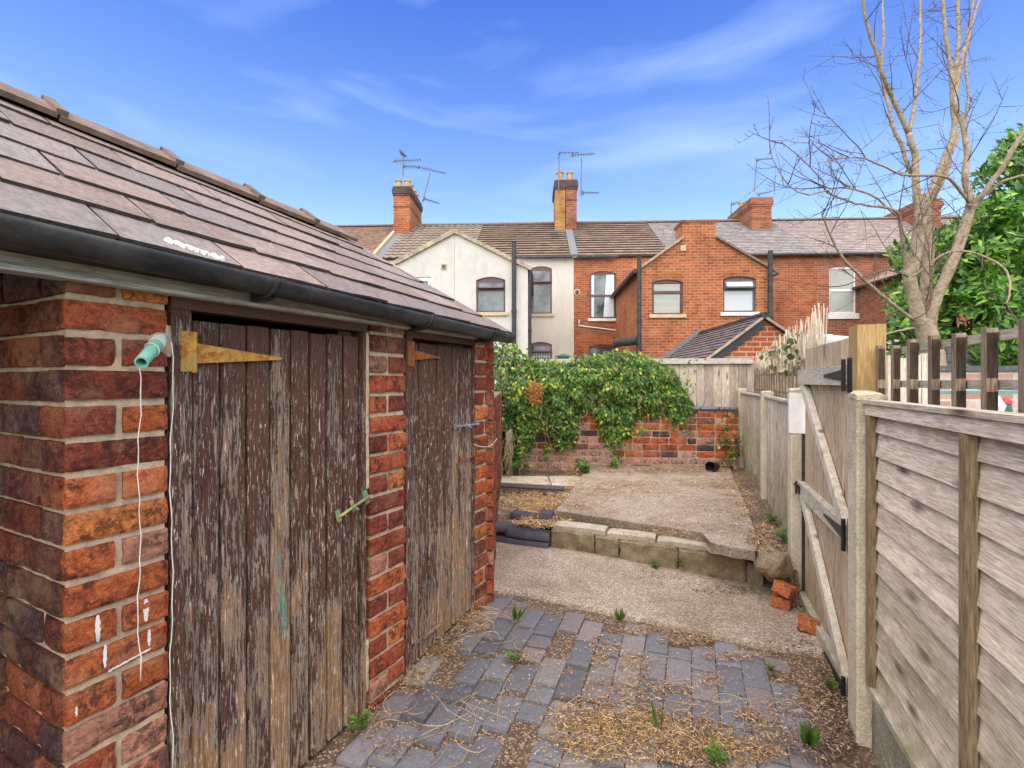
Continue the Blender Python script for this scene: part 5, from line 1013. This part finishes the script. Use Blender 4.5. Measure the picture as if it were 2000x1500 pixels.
# ================================================================ NEIGHBOUR'S YARD
nb = thing('whitewashed_brick_wall', 'patchy whitewashed brick wall seen between the trellis slats', 'wall', 'W', (4.2, 4.6, 0)); m = MB(); m.box(3.3, 7.5, 4.6, 4.8, 0, 1.53); m.build('brick_face', MT['limewash'], nb); m = MB(); m.box(3.28, 7.5, 4.57, 4.83, 1.532, 1.58); m.build('coping', MT['greyplank'], nb)
m = MB(); m.box(3.0, 6.5, 4.2, 4.25, 1.325, 1.355); tag(m.build('metal_rail', MT['bluegreen']), 'blue green metal rail running in front of the whitewashed wall', 'rail')
pf = thing('dark_plank_fence', 'dark grey horizontal plank fence beneath the laurel', 'fence', 'W', (6.5, 7.0, 0)); m = MB()
for k in range(8): m.box(6.2, 9.5, 7.0+.01*(k % 2), 7.04, 1.0+k*.12, 1.0+k*.12+.112)
m.build('plank', MT['greyplank'], pf)
nf = thing('pale_plank_fence', 'pale upright planks of the fence seen behind the trellis next to the gate post', 'fence', 'W', (2.4, 3.1, 0)); m = MB()
for px0, px1, zt in ((1735, 1752, 1.60), (1754, 1771, 1.58), (1786, 1799, 1.60), (1801, 1815, 1.61)): a, b = at(px0, 700, 3.1)[0], at(px1, 700, 3.1)[0]; m.box(a, b, 3.1, 3.12, .3, zt)
m.build('plank', MT['wood_pale'], nf); m = MB(); m.box(at(1735, 700, 3.1)[0], at(1815, 700, 3.1)[0], 3.121, 3.15, 1.50, 1.54); m.build('rail', MT['wood_pale'], nf)
gn = thing('garden_ornament', 'small white garden ornament with red and green parts behind the trellis', 'ornament', 'W', (*at(1960, 800, 2.2)[:2], 1.2)); x, y, z = at(1950, 806, 2.2); m = MB(); m.tube([(x, y, z), (x, y, z+.03), (x-.004, y, z+.055), (x, y, z+.075)], [.018, .026, .016, .004], 10); m.build('body', MT['paintw'], gn); x, y, z = at(1965, 806, 2.2); m = MB(); m.tube([(x, y, z), (x, y, z+.04)], [.022, .018], 10); m.build('green_part', MT['greenp'], gn); m = MB(); m.tube([(x, y, z+.041), (x, y, z+.052), (x, y, z+.07)], [.024, .022, .003], 10); m.build('red_cap', MT['red'], gn)
gs = MB(); gs.box(2.05, 2.6, 2.15, 2.3, 1.16, 1.20); tag(gs.build('shelf_board', MT['wood_trellis']), 'board shelf carrying the garden ornament behind the trellis', 'shelf')
# ================================================================ PLANTS
rng = random.Random(31)
cpn = thing('climbing_plant', 'bushy green climbing plant hanging over the low brick wall and board fence', 'climbing plant', 'W', (.8, 6.25, .3)); m = MB()
TOP = [(955, 668), (980, 662), (1010, 676), (1040, 700), (1075, 702), (1100, 706), (1130, 698), (1170, 690), (1210, 684), (1245, 688), (1280, 698), (1310, 715), (1340, 770), (1350, 790)]
BOT = [(955, 880), (975, 900), (1000, 892), (1030, 880), (1045, 845), (1075, 840), (1090, 872), (1120, 868), (1135, 800), (1160, 800), (1175, 850), (1200, 862), (1230, 848), (1240, 810), (1260, 800), (1300, 812), (1335, 828), (1350, 800)]
def interp(T, x):
    for (a, b), (c, d) in zip(T[:-1], T[1:]):
        if a <= x <= c: return b+(d-b)*(x-a)/(c-a)
    return T[-1][1]
def greens(r, x, y):
    f = r.uniform(.5, 1.45); t = r.random(); yl = noise.noise(Vector((x*.015, y*.02, 4)))
    if t < .10+.25*max(0, yl)*2: return (.34*f, .38*f, .05*f)
    if t < .14: return (.28*f, .17*f, .05*f)
    if t < .55: return (.11*f, .215*f, .032*f)
    return (.05*f, .12*f, .028*f)
for k in range(14000):
    px = rng.uniform(955, 1350); t, b = interp(TOP, px), interp(BOT, px); b += 14*noise.noise(Vector((px*.09, 0, 0))); t += 7*noise.noise(Vector((px*.12, 7, 0)))
    u = rng.random()**.9; py = t+(b-t)*u; py += rng.gauss(0, 4); bulge = .22*sin(pi*min(1, .12+u*.85))*(1-abs((px-1150)/210)**3*.7)+.02; cl = noise.noise(Vector((px*.035, py*.035, 1)))
    dep = rng.random()**1.8*.30; Y = 6.30-bulge*(.75+.9*cl)+dep*.8; x, y, z = at(px, py, Y)
    if z > 1.62: Y += .12; y += .12
    leaf(m, (x, y, z), Vector((rng.gauss(0, .6), -.35, -.8))+rdir(rng)*.5, Vector((0, -1, .7))+rdir(rng)*.65, rng.uniform(.045, .075), rng.uniform(.028, .042), greens(rng, px, py))
for (cx, cy, n, rx, ry) in ((1010, 900, 170, 16, 50), (1003, 960, 60, 10, 30), (1205, 865, 60, 20, 18), (1330, 812, 70, 16, 26), (1200, 905, 50, 8, 30), (1420, 865, 60, 10, 60), (1432, 880, 40, 14, 16), (1250, 845, 25, 16, 6), (1070, 880, 40, 6, 14), (1140, 918, 70, 10, 16), (1350, 740, 30, 20, 30)):
    for k in range(n):
        px, py = rng.gauss(cx, rx*.6), rng.gauss(cy, ry*.6)
        if py > 912: py = 912-rng.random()*10
        leaf(m, at(px, py, 6.12+rng.uniform(-.05, .06)), rdir(rng)+Vector((0, -.3, -.5)), Vector((0, -1, .7))+rdir(rng)*.6, .055, .034, greens(rng, px, py))
m.build('leaf', MT['leaf'], cpn); m = MB()
for k in range(260):
    px, py = rng.gauss(1045, 8), rng.gauss(755, 7)+rng.random()**2*30; leaf(m, at(px, py, 5.90+rng.uniform(-.05, .08)), rdir(rng)+Vector((0, -.2, -.6)), rdir(rng), .04, .018, tuple(x*rng.uniform(.7, 1.3) for x in (.42, .13, .035)))
tag(m.build('dead_foliage', MT['leaf'], cpn), 'clump of dead orange leaves'); m = MB()
for k in range(60):
    px = rng.uniform(965, 1345); py = interp(TOP, px)+rng.uniform(10, 60); P = [Vector(at(px, py, 6.27))]
    for i in range(6): P.append(P[-1]+Vector((rng.gauss(0, .04), rng.gauss(-.01, .02), -.09+rng.gauss(0, .03))))
    m.tube(P, .0035, 4)
for k in range(12):                    # pale bare stems by the post
    P = [Vector(at(rng.uniform(985, 1010), rng.uniform(840, 870), 6.0))]; z0 = P[0].z
    for i in range(7): P.append(P[-1]+Vector((rng.gauss(-.012, .03), rng.gauss(-.03, .03), -.085)))
    m.tube(P, .003, 4, c=(1, 1, 1))
m.build('stem', plain('tan_stem', (.30, .20, .12), .8, .2), cpn)
# bare tree
tr_ = thing('bare_tree', 'leafless pale barked tree with many upright limbs behind the trellis', 'tree', 'W', (*at(1812, 700, 6.4)[:2], 0)); TY = 6.4; rng = random.Random(12)
stems = [
 ([(1832, 1050), (1828, 760), (1812, 655), (1800, 622)], [27, 25, 21, 20], 0, 0),
 ([(1806, 640), (1793, 619), (1782, 565), (1775, 538), (1784, 514), (1793, 460), (1798, 412), (1791, 385), (1788, 340), (1788, 304), (1784, 293), (1773, 261)], [17, 16, 14, 13.5, 13, 13, 13, 9, 8, 7.5, 7, 6.5], 0, -.1),
 ([(1773, 261), (1741, 187), (1728, 160), (1712, 107), (1691, 40), (1683, -30)], [5.5, 5, 4.5, 4, 3.4, 3], -.1, -.5), ([(1776, 259), (1789, 187), (1795, 120), (1797, 60), (1797, -30)], [4.5, 4, 3.4, 3, 2.5], -.1, .2), ([(1780, 345), (1762, 290), (1741, 240), (1736, 208), (1722, 150), (1726, 60), (1722, -20)], [4.5, 4.5, 4, 3.6, 3, 2.6, 2], 0, .3),
 ([(1806, 645), (1808, 565), (1814, 490), (1806, 421), (1826, 358), (1850, 298), (1864, 253), (1861, 187), (1856, 133), (1845, 53), (1840, -30)], [13, 12, 12, 12, 8.5, 7.5, 6.5, 6, 5, 4, 3], .1, .4), ([(1861, 187), (1869, 120), (1872, 60), (1869, -30)], [4.6, 4.4, 4.2, 4], .4, .6), ([(1855, 290), (1850, 330), (1822, 390)], [4, 5.5, 6], .4, .3), ([(1858, 300), (1875, 262), (1892, 200), (1886, 130), (1895, 60), (1920, -20)], [3.4, 3.2, 3, 2.6, 2.4, 2], .4, .8),
 ([(1812, 650), (1818, 620), (1832, 574), (1862, 505), (1892, 420), (1898, 397)], [14, 13, 12, 12, 11, 11], 0, -.2), ([(1898, 397), (1885, 347), (1888, 293), (1880, 240), (1864, 203), (1872, 150), (1890, 60), (1905, -20)], [7.5, 6.8, 6.2, 6, 5, 4, 3, 2.5], -.2, 0), ([(1900, 400), (1922, 376), (1955, 331), (1985, 280), (2020, 230)], [7, 6.5, 6, 5.5, 5], -.2, -.6), ([(1903, 398), (1940, 368), (1964, 352), (2010, 340)], [4, 3.6, 3.3, 3], -.2, -.5),
 ([(1784, 625), (1730, 583), (1688, 547), (1640, 496), (1616, 448), (1604, 415)], [4.6, 4, 3.6, 3.2, 2.2, 1.5], -.1, -.8), ([(1772, 541), (1764, 480), (1757, 430), (1745, 409), (1688, 400), (1661, 394), (1616, 376), (1604, 349), (1559, 304), (1529, 280)], [5, 4.5, 4, 3.6, 2.8, 2.4, 2.2, 1.8, 1.4, 1], 0, -1.0), ([(1895, 397), (1856, 352), (1826, 343), (1760, 340), (1700, 313), (1658, 307), (1600, 318)], [4, 3.4, 3, 2.6, 2.0, 1.6, 1.1], -.2, -1.1), ([(1750, 420), (1700, 380), (1640, 366), (1580, 380), (1540, 360), (1505, 300)], [2.4, 2.2, 1.9, 1.7, 1.3, .9], -.3, -1.2),
 ([(1783, 540), (1820, 512), (1862, 490), (1920, 500), (1965, 530), (1972, 570), (1965, 592)], [3, 2.6, 2.2, 2.2, 2.4, 2, 1.2], -.3, -.9), ([(1787, 622), (1815, 600), (1816, 520), (1812, 470)], [1.8, 1.6, 1.4, 1], -.4, -.5), ([(1784, 640), (1740, 650), (1720, 656)], [2.4, 2, 1.4], -.3, -.8), ([(1772, 540), (1735, 528), (1690, 540), (1640, 560), (1560, 552), (1470, 540)], [2.2, 1.8, 1.6, 1.3, 1, .8], -.2, -1.0)]
mb, tw = MB(), MB()
def twig(p, d, L_, r, lev):
    n = max(4, int(L_/.07)); P = [Vector(p)]; d = Vector(d).normalized(); bend = rdir(rng)*.10
    for i in range(n): d = (d+bend*.35+rdir(rng)*.10+Vector((0, 0, .03))).normalized(); P.append(P[-1]+d*L_/n)
    tw.tube(P, [r*(1-.75*i/n) for i in range(n+1)], 5, cap=False)
    for i in range(1, n+1):
        if rng.random() < .55: q = P[i]; s = rdir(rng)*.007; tw.tube([q, q+s*1.6], [.0045, .002], 4)
    if lev > 0:
        for i in range(1, n):
            if rng.random() < .42: twig(P[i], d*.5+rdir(rng), L_*rng.uniform(.3, .6), r*.55, lev-1)
for pts, rads, ya, yb in stems:
    n = len(pts); P = [Vector(at(x, y, TY+ya+(yb-ya)*i/(n-1))) for i, (x, y) in enumerate(pts)]; Rr = [r*.80*P[i].y/FPX for i, r in enumerate(rads)]
    Q, RR = [], []
    for i in range(n-1):
        for k in range(4):
            t = k/4; a, b, c, d = P[max(i-1, 0)], P[i], P[i+1], P[min(i+2, n-1)]; Q.append(.5*((2*b)+(c-a)*t+(2*a-5*b+4*c-d)*t*t+(3*b-a-3*c+d)*t**3)+rdir(rng)*.006); RR.append((Rr[i]*(1-t)+Rr[i+1]*t)*rng.uniform(.95, 1.07))
    Q.append(P[-1]); RR.append(Rr[-1]); (mb if max(rads) > 2.3 else tw).tube(Q, RR, 10 if max(rads) > 6 else 7)
    for i in range(2, len(Q)):
        if RR[i] < .075 and rng.random() < .24:
            dd = (Q[i]-Q[i-1]).normalized(); twig(Q[i], dd*.6+rdir(rng)*.9+Vector((-.25, -.1, .15)), rng.uniform(.35, 1.05), .0068, 2)
mb.build('trunk', MT['bark'], tr_, smooth_=True); tw.build('twig', MT['twig'], tr_, smooth_=True)
# laurel
la = thing('laurel', 'large glossy green laurel rising behind the bare tree at the right edge', 'shrub', 'W', (7.8, 8.5, 0)); m = MB(); rng = random.Random(9)
LT = [(1715, 560), (1735, 470), (1780, 455), (1850, 440), (1875, 420), (1895, 360), (1930, 310), (1965, 265), (2005, 240), (2100, 210), (2300, 200)]
cl_ = []
for k in range(1150):
    px = rng.triangular(1725, 2200, 1960); t = interp(LT, px)
    if px < 1850: bot = 700
    else: bot = 700
    py = t+14+(bot-t)*rng.random(); cl_.append((px, py, 8.6+rng.uniform(-.7, .9)+.003*(py-t)*-1))
for k in range(170): cl_.append((rng.uniform(1728, 1890), 0, 8.9+rng.uniform(-.5, .6))); px = cl_[-1][0]; cl_[-1] = (px, interp([(1720, 560), (1745, 480), (1800, 455), (1890, 440)], px)+rng.random()**.8*(690-470), cl_[-1][2])
for (px, py, Y) in cl_:
    if noise.noise(Vector((px*.012, py*.012, 3))) < -.28 and rng.random() < .7: continue
    c0 = Vector(at(px, py, Y)); f0 = rng.uniform(.6, 1.25); ax = (Vector((rng.gauss(0, .5), -.6, .5))+rdir(rng)*.6).normalized()
    for j in range(11):
        a = rng.uniform(0, 2*pi); s = ax.orthogonal().normalized(); s2 = ax.cross(s); d = (s*cos(a)+s2*sin(a))*.9+ax*rng.uniform(-.1, .9); f = f0*rng.uniform(.7, 1.3); c = rng.choice([(.13, .30, .03), (.08, .21, .025), (.24, .41, .05), (.04, .10, .018), (.06, .15, .02)])
        leaf(m, c0+rdir(rng)*.07+ax*rng.uniform(-.12, .12), d, ax+rdir(rng)*.4, rng.uniform(.14, .20), rng.uniform(.05, .07), tuple(x*f for x in c), 6)
m.build('crown', MT['laurel'], la); m = MB()
for k in range(14): x = 7.2+k*.32; m.tube([(x, 8.8, 0), (x+rng.uniform(-.3, .3), 8.8, 2), (x+rng.uniform(-.6, .6), 8.7, 4.2)], [.06, .045, .02], 6)
m.build('trunk', MT['twig'], la)
# ================================================================ GROUND LITTER
rng = random.Random(2)
def litter(name, patches, label, cols, Lr, Wr, lift=.0, dense=1.0, up=.25, zf=None):
    m = MB()
    for (cx, cy, rx, ry, n) in patches:
        for k in range(int(n*dense)):
            a = rng.uniform(0, 2*pi); r = rng.random()**.6; px, py = cx+cos(a)*rx*r, cy+sin(a)*ry*r
            if py < 790: continue
            if zf: Y = (HC-zf)*FPX/(py-HY); x, y, z = (px-1000)/FPX*Y, Y, zf
            else: x, y, z = gp(px, py, .006)
            L_ = rng.uniform(*Lr); w = rng.uniform(*Wr); d = Vector((rng.gauss(0, 1), rng.gauss(0, 1), rng.gauss(0, up*.5))).normalized(); s = d.cross(Vector((0, 0, 1))).normalized()*w*.5; p = Vector((x, y, z+rng.random()*.010+lift)); c = rng.choice(cols); f = rng.uniform(.6, 1.35); c = tuple(t*f for t in c); bend = s.normalized()*rng.gauss(0, L_*.25)+Vector((0, 0, rng.uniform(0, L_*up)))
            P = [p, p+d*L_*.5+bend, p+d*L_]; v = []
            for q in P: q.z = max(q.z, z+.002); v += [m.vert(q-s+Vector((0, 0, .0008)), c), m.vert(q+s, c)]
            m.poly([v[0], v[1], v[3], v[2]]); m.poly([v[2], v[3], v[5], v[4]])
    return tag(m.build(name, MT['straw']), label, kind='stuff')
TAN = [(.50, .33, .15), (.42, .25, .10), (.60, .44, .24), (.32, .18, .075)]
litter('dry_grass', [(1255, 1440, 185, 52, 4200), (1180, 1400, 120, 34, 1700), (1400, 1470, 120, 34, 1800), (1240, 1300, 34, 30, 420), (1180, 1262, 34, 22, 300), (1225, 1350, 90, 30, 700), (1390, 1330, 26, 14, 160), (1460, 1395, 30, 14, 200), (1340, 1250, 60, 9, 420), (1270, 1232, 70, 9, 400), (1430, 1282, 60, 10, 360), (920, 1215, 46, 20, 700), (860, 1265, 50, 18, 500), (800, 1330, 30, 30, 400), (720, 1410, 50, 30, 350), (1010, 1285, 26, 10, 200), (1000, 1190, 24, 12, 100), (980, 1160, 26, 6, 140), (1320, 1345, 40, 10, 160), (1500, 1440, 60, 40, 420), (1580, 1330, 60, 60, 500), (1170, 1290, 20, 14, 140), (1550, 1380, 60, 26, 350), (840, 1290, 36, 40, 260), (760, 1460, 60, 30, 180)], 'dry straw and tan litter over the brick paving', TAN+[(.20, .12, .06), (.13, .08, .045)], (.004, .024), (.0012, .0034), dense=.78, up=.12)
litter('dry_litter', [(1060, 985, 90, 22, 1700), (1040, 965, 90, 30, 900), (1060, 1020, 60, 12, 500), (1040, 948, 100, 10, 700), (1250, 925, 130, 6, 500), (1100, 918, 80, 6, 300)], 'dry tan litter on the back ground', TAN, (.02, .07), (.003, .007), zf=.285)
litter('slab_litter', [(1290, 918, 130, 6, 1100), (1260, 945, 150, 26, 700), (1150, 970, 60, 26, 300), (1380, 1000, 120, 70, 300), (1120, 935, 20, 14, 160), (1420, 945, 30, 24, 420), (1450, 985, 26, 30, 300), (1200, 950, 70, 14, 220), (1490, 1050, 30, 30, 300), (1130, 985, 30, 12, 120), (1340, 990, 120, 60, 140), (1250, 1040, 90, 12, 60)], 'dry litter on the raised slab', TAN+[(.20, .12, .07)], (.015, .055), (.002, .006), zf=SL+.006)
litter('soil_litter', [(1620, 1340, 36, 70, 500), (1648, 1420, 28, 60, 320), (1560, 1260, 60, 26, 200), (1440, 1155, 90, 10, 300), (1300, 1125, 90, 8, 120), (1520, 1160, 40, 26, 200), (1590, 1450, 60, 40, 260)], 'brown leaf litter along the fence foot', [(.22, .13, .07), (.14, .09, .06), (.38, .29, .19), (.09, .06, .045)], (.004, .019), (.002, .007), dense=1.5)
litter('joint_litter', [(1000, 1330, 420, 170, 2600), (1300, 1400, 320, 120, 1600), (1350, 1180, 320, 50, 200)], 'fine crumbs of litter lying between the pavers', TAN, (.004, .014), (.001, .003))
# longer loose stalks
m = MB()
for (x0, y0, n, Ll) in ((880, 1440, 16, .22), (1050, 1400, 8, .3), (760, 1420, 10, .2), (1300, 1430, 26, .2), (1160, 1455, 26, .2), (960, 1240, 16, .14), (1480, 1400, 12, .2), (1370, 1370, 12, .18), (920, 1210, 30, .12), (1220, 1270, 12, .1), (1000, 1280, 22, .09), (880, 1380, 10, .14), (1020, 1200, 12, .1)):
    for k in range(int(n*.6)):
        x, y, z = gp(x0+rng.gauss(0, 35), y0+rng.gauss(0, 18), .008); P = [Vector((x, y, z+.004))]; d = Vector((rng.gauss(0, 1), rng.gauss(0, 1), .25)).normalized(); b = rng.gauss(0, .75)
        for i in range(8): d = Vector((d.x*cos(b*.4)-d.y*sin(b*.4), d.x*sin(b*.4)+d.y*cos(b*.4), d.z-.07)); P.append(P[-1]+d*Ll/8*rng.uniform(.7, 1.2)); P[-1].z = max(P[-1].z, zg(P[-1].x, P[-1].y)+.007)
        m.tube(P, .0010, 4, c=rng.choice(TAN[:3]))
tag(m.build('loose_stalks', MT['straw']), 'loose curling dry stalks on the paving', kind='stuff')
# weeds
def weed(px, py, lab, n=18, s=.05, style='leafy', z=None):
    if z is None: x, y, zz = gp(px, py, .006)
    else: Y = (HC-z)*FPX/(py-HY); x, y, zz = (px-1000)/FPX*Y, Y, z
    m = MB()
    for k in range(n):
        a = rng.uniform(0, 2*pi); t = rng.uniform(.2, 1); base = Vector((0, 0, 0)); tip = Vector((cos(a)*s*.7*t, sin(a)*s*.7*t, s*rng.uniform(.25, 1.2))); f = rng.uniform(.7, 1.3); c = (.10*f, .19*f, .03*f)
        if style == 'grass': leaf(m, base+Vector((cos(a), sin(a), 0))*.006, tip*1.0+Vector((0, 0, .01)), Vector((cos(a), sin(a), 0)), s*rng.uniform(.7, 1.6), .004, c)
        else: m.tube([base, tip*.6, tip], .0012, 4, c=c); [leaf(m, tip*q+rdir(rng)*s*.1, Vector((cos(a+rng.gauss(0, .8)), sin(a), .3)), (0, -.3, 1), s*.45, s*.33, c) for q in (.6, 1.0)]
    o = m.build('weed', MT['leaf']); o.location = (x, y, zz); tag(o, lab, 'weed', 'small weeds in the yard')
weed(1278, 1110, 'bright green weed under the long middle stone block of the step', 16, .045); weed(1332, 1112, 'tallest bright weed growing at the joint of the stone step', 26, .07); weed(1388, 1126, 'sprawling weed at the foot of the right stone block', 14, .05)
weed(1210, 1212, 'grassy tuft at the edge of path and brick paving', 30, .05, 'grass'); weed(1008, 1210, 'thin grassy weed in the paving close to the far outhouse pier', 24, .06, 'grass'); weed(1004, 1290, 'leafy weed with one upright leaf in the paving beyond the doors', 14, .04)
weed(700, 1425, 'green weed with tiny flowers at the corner of the first door', 26, .05); weed(1290, 1425, 'single long grass blades standing in the straw', 7, .07, 'grass'); weed(1505, 1310, 'green weed between pavers and gate', 18, .03); weed(1580, 1455, 'large grassy tuft beside the near concrete post', 70, .055, 'grass')
weed(1400, 1490, 'leafy weed at the bottom edge of the paving', 18, .05); weed(1620, 1345, 'yellowish grass tuft in the soil near the gate hinge', 30, .04, 'grass'); weed(1570, 1208, 'green weed beside the lower red brick', 20, .045); weed(1505, 1020, 'green weed on the slab at the foot of the fence', 26, .07, 'leafy', SL); weed(1530, 1055, 'trailing weed between slab and boulder', 22, .07, 'leafy', SL)
weed(970, 1042, 'tiny weed between the dark blue bricks', 10, .035, 'leafy', .17); weed(1140, 925, 'low green bush at the left back corner of the slab', 60, .10, 'leafy', .34); weed(1548, 1110, 'small nettle growing out beside the boulder', 18, .05, 'leafy', .2)
print('objects', len(bpy.data.objects))
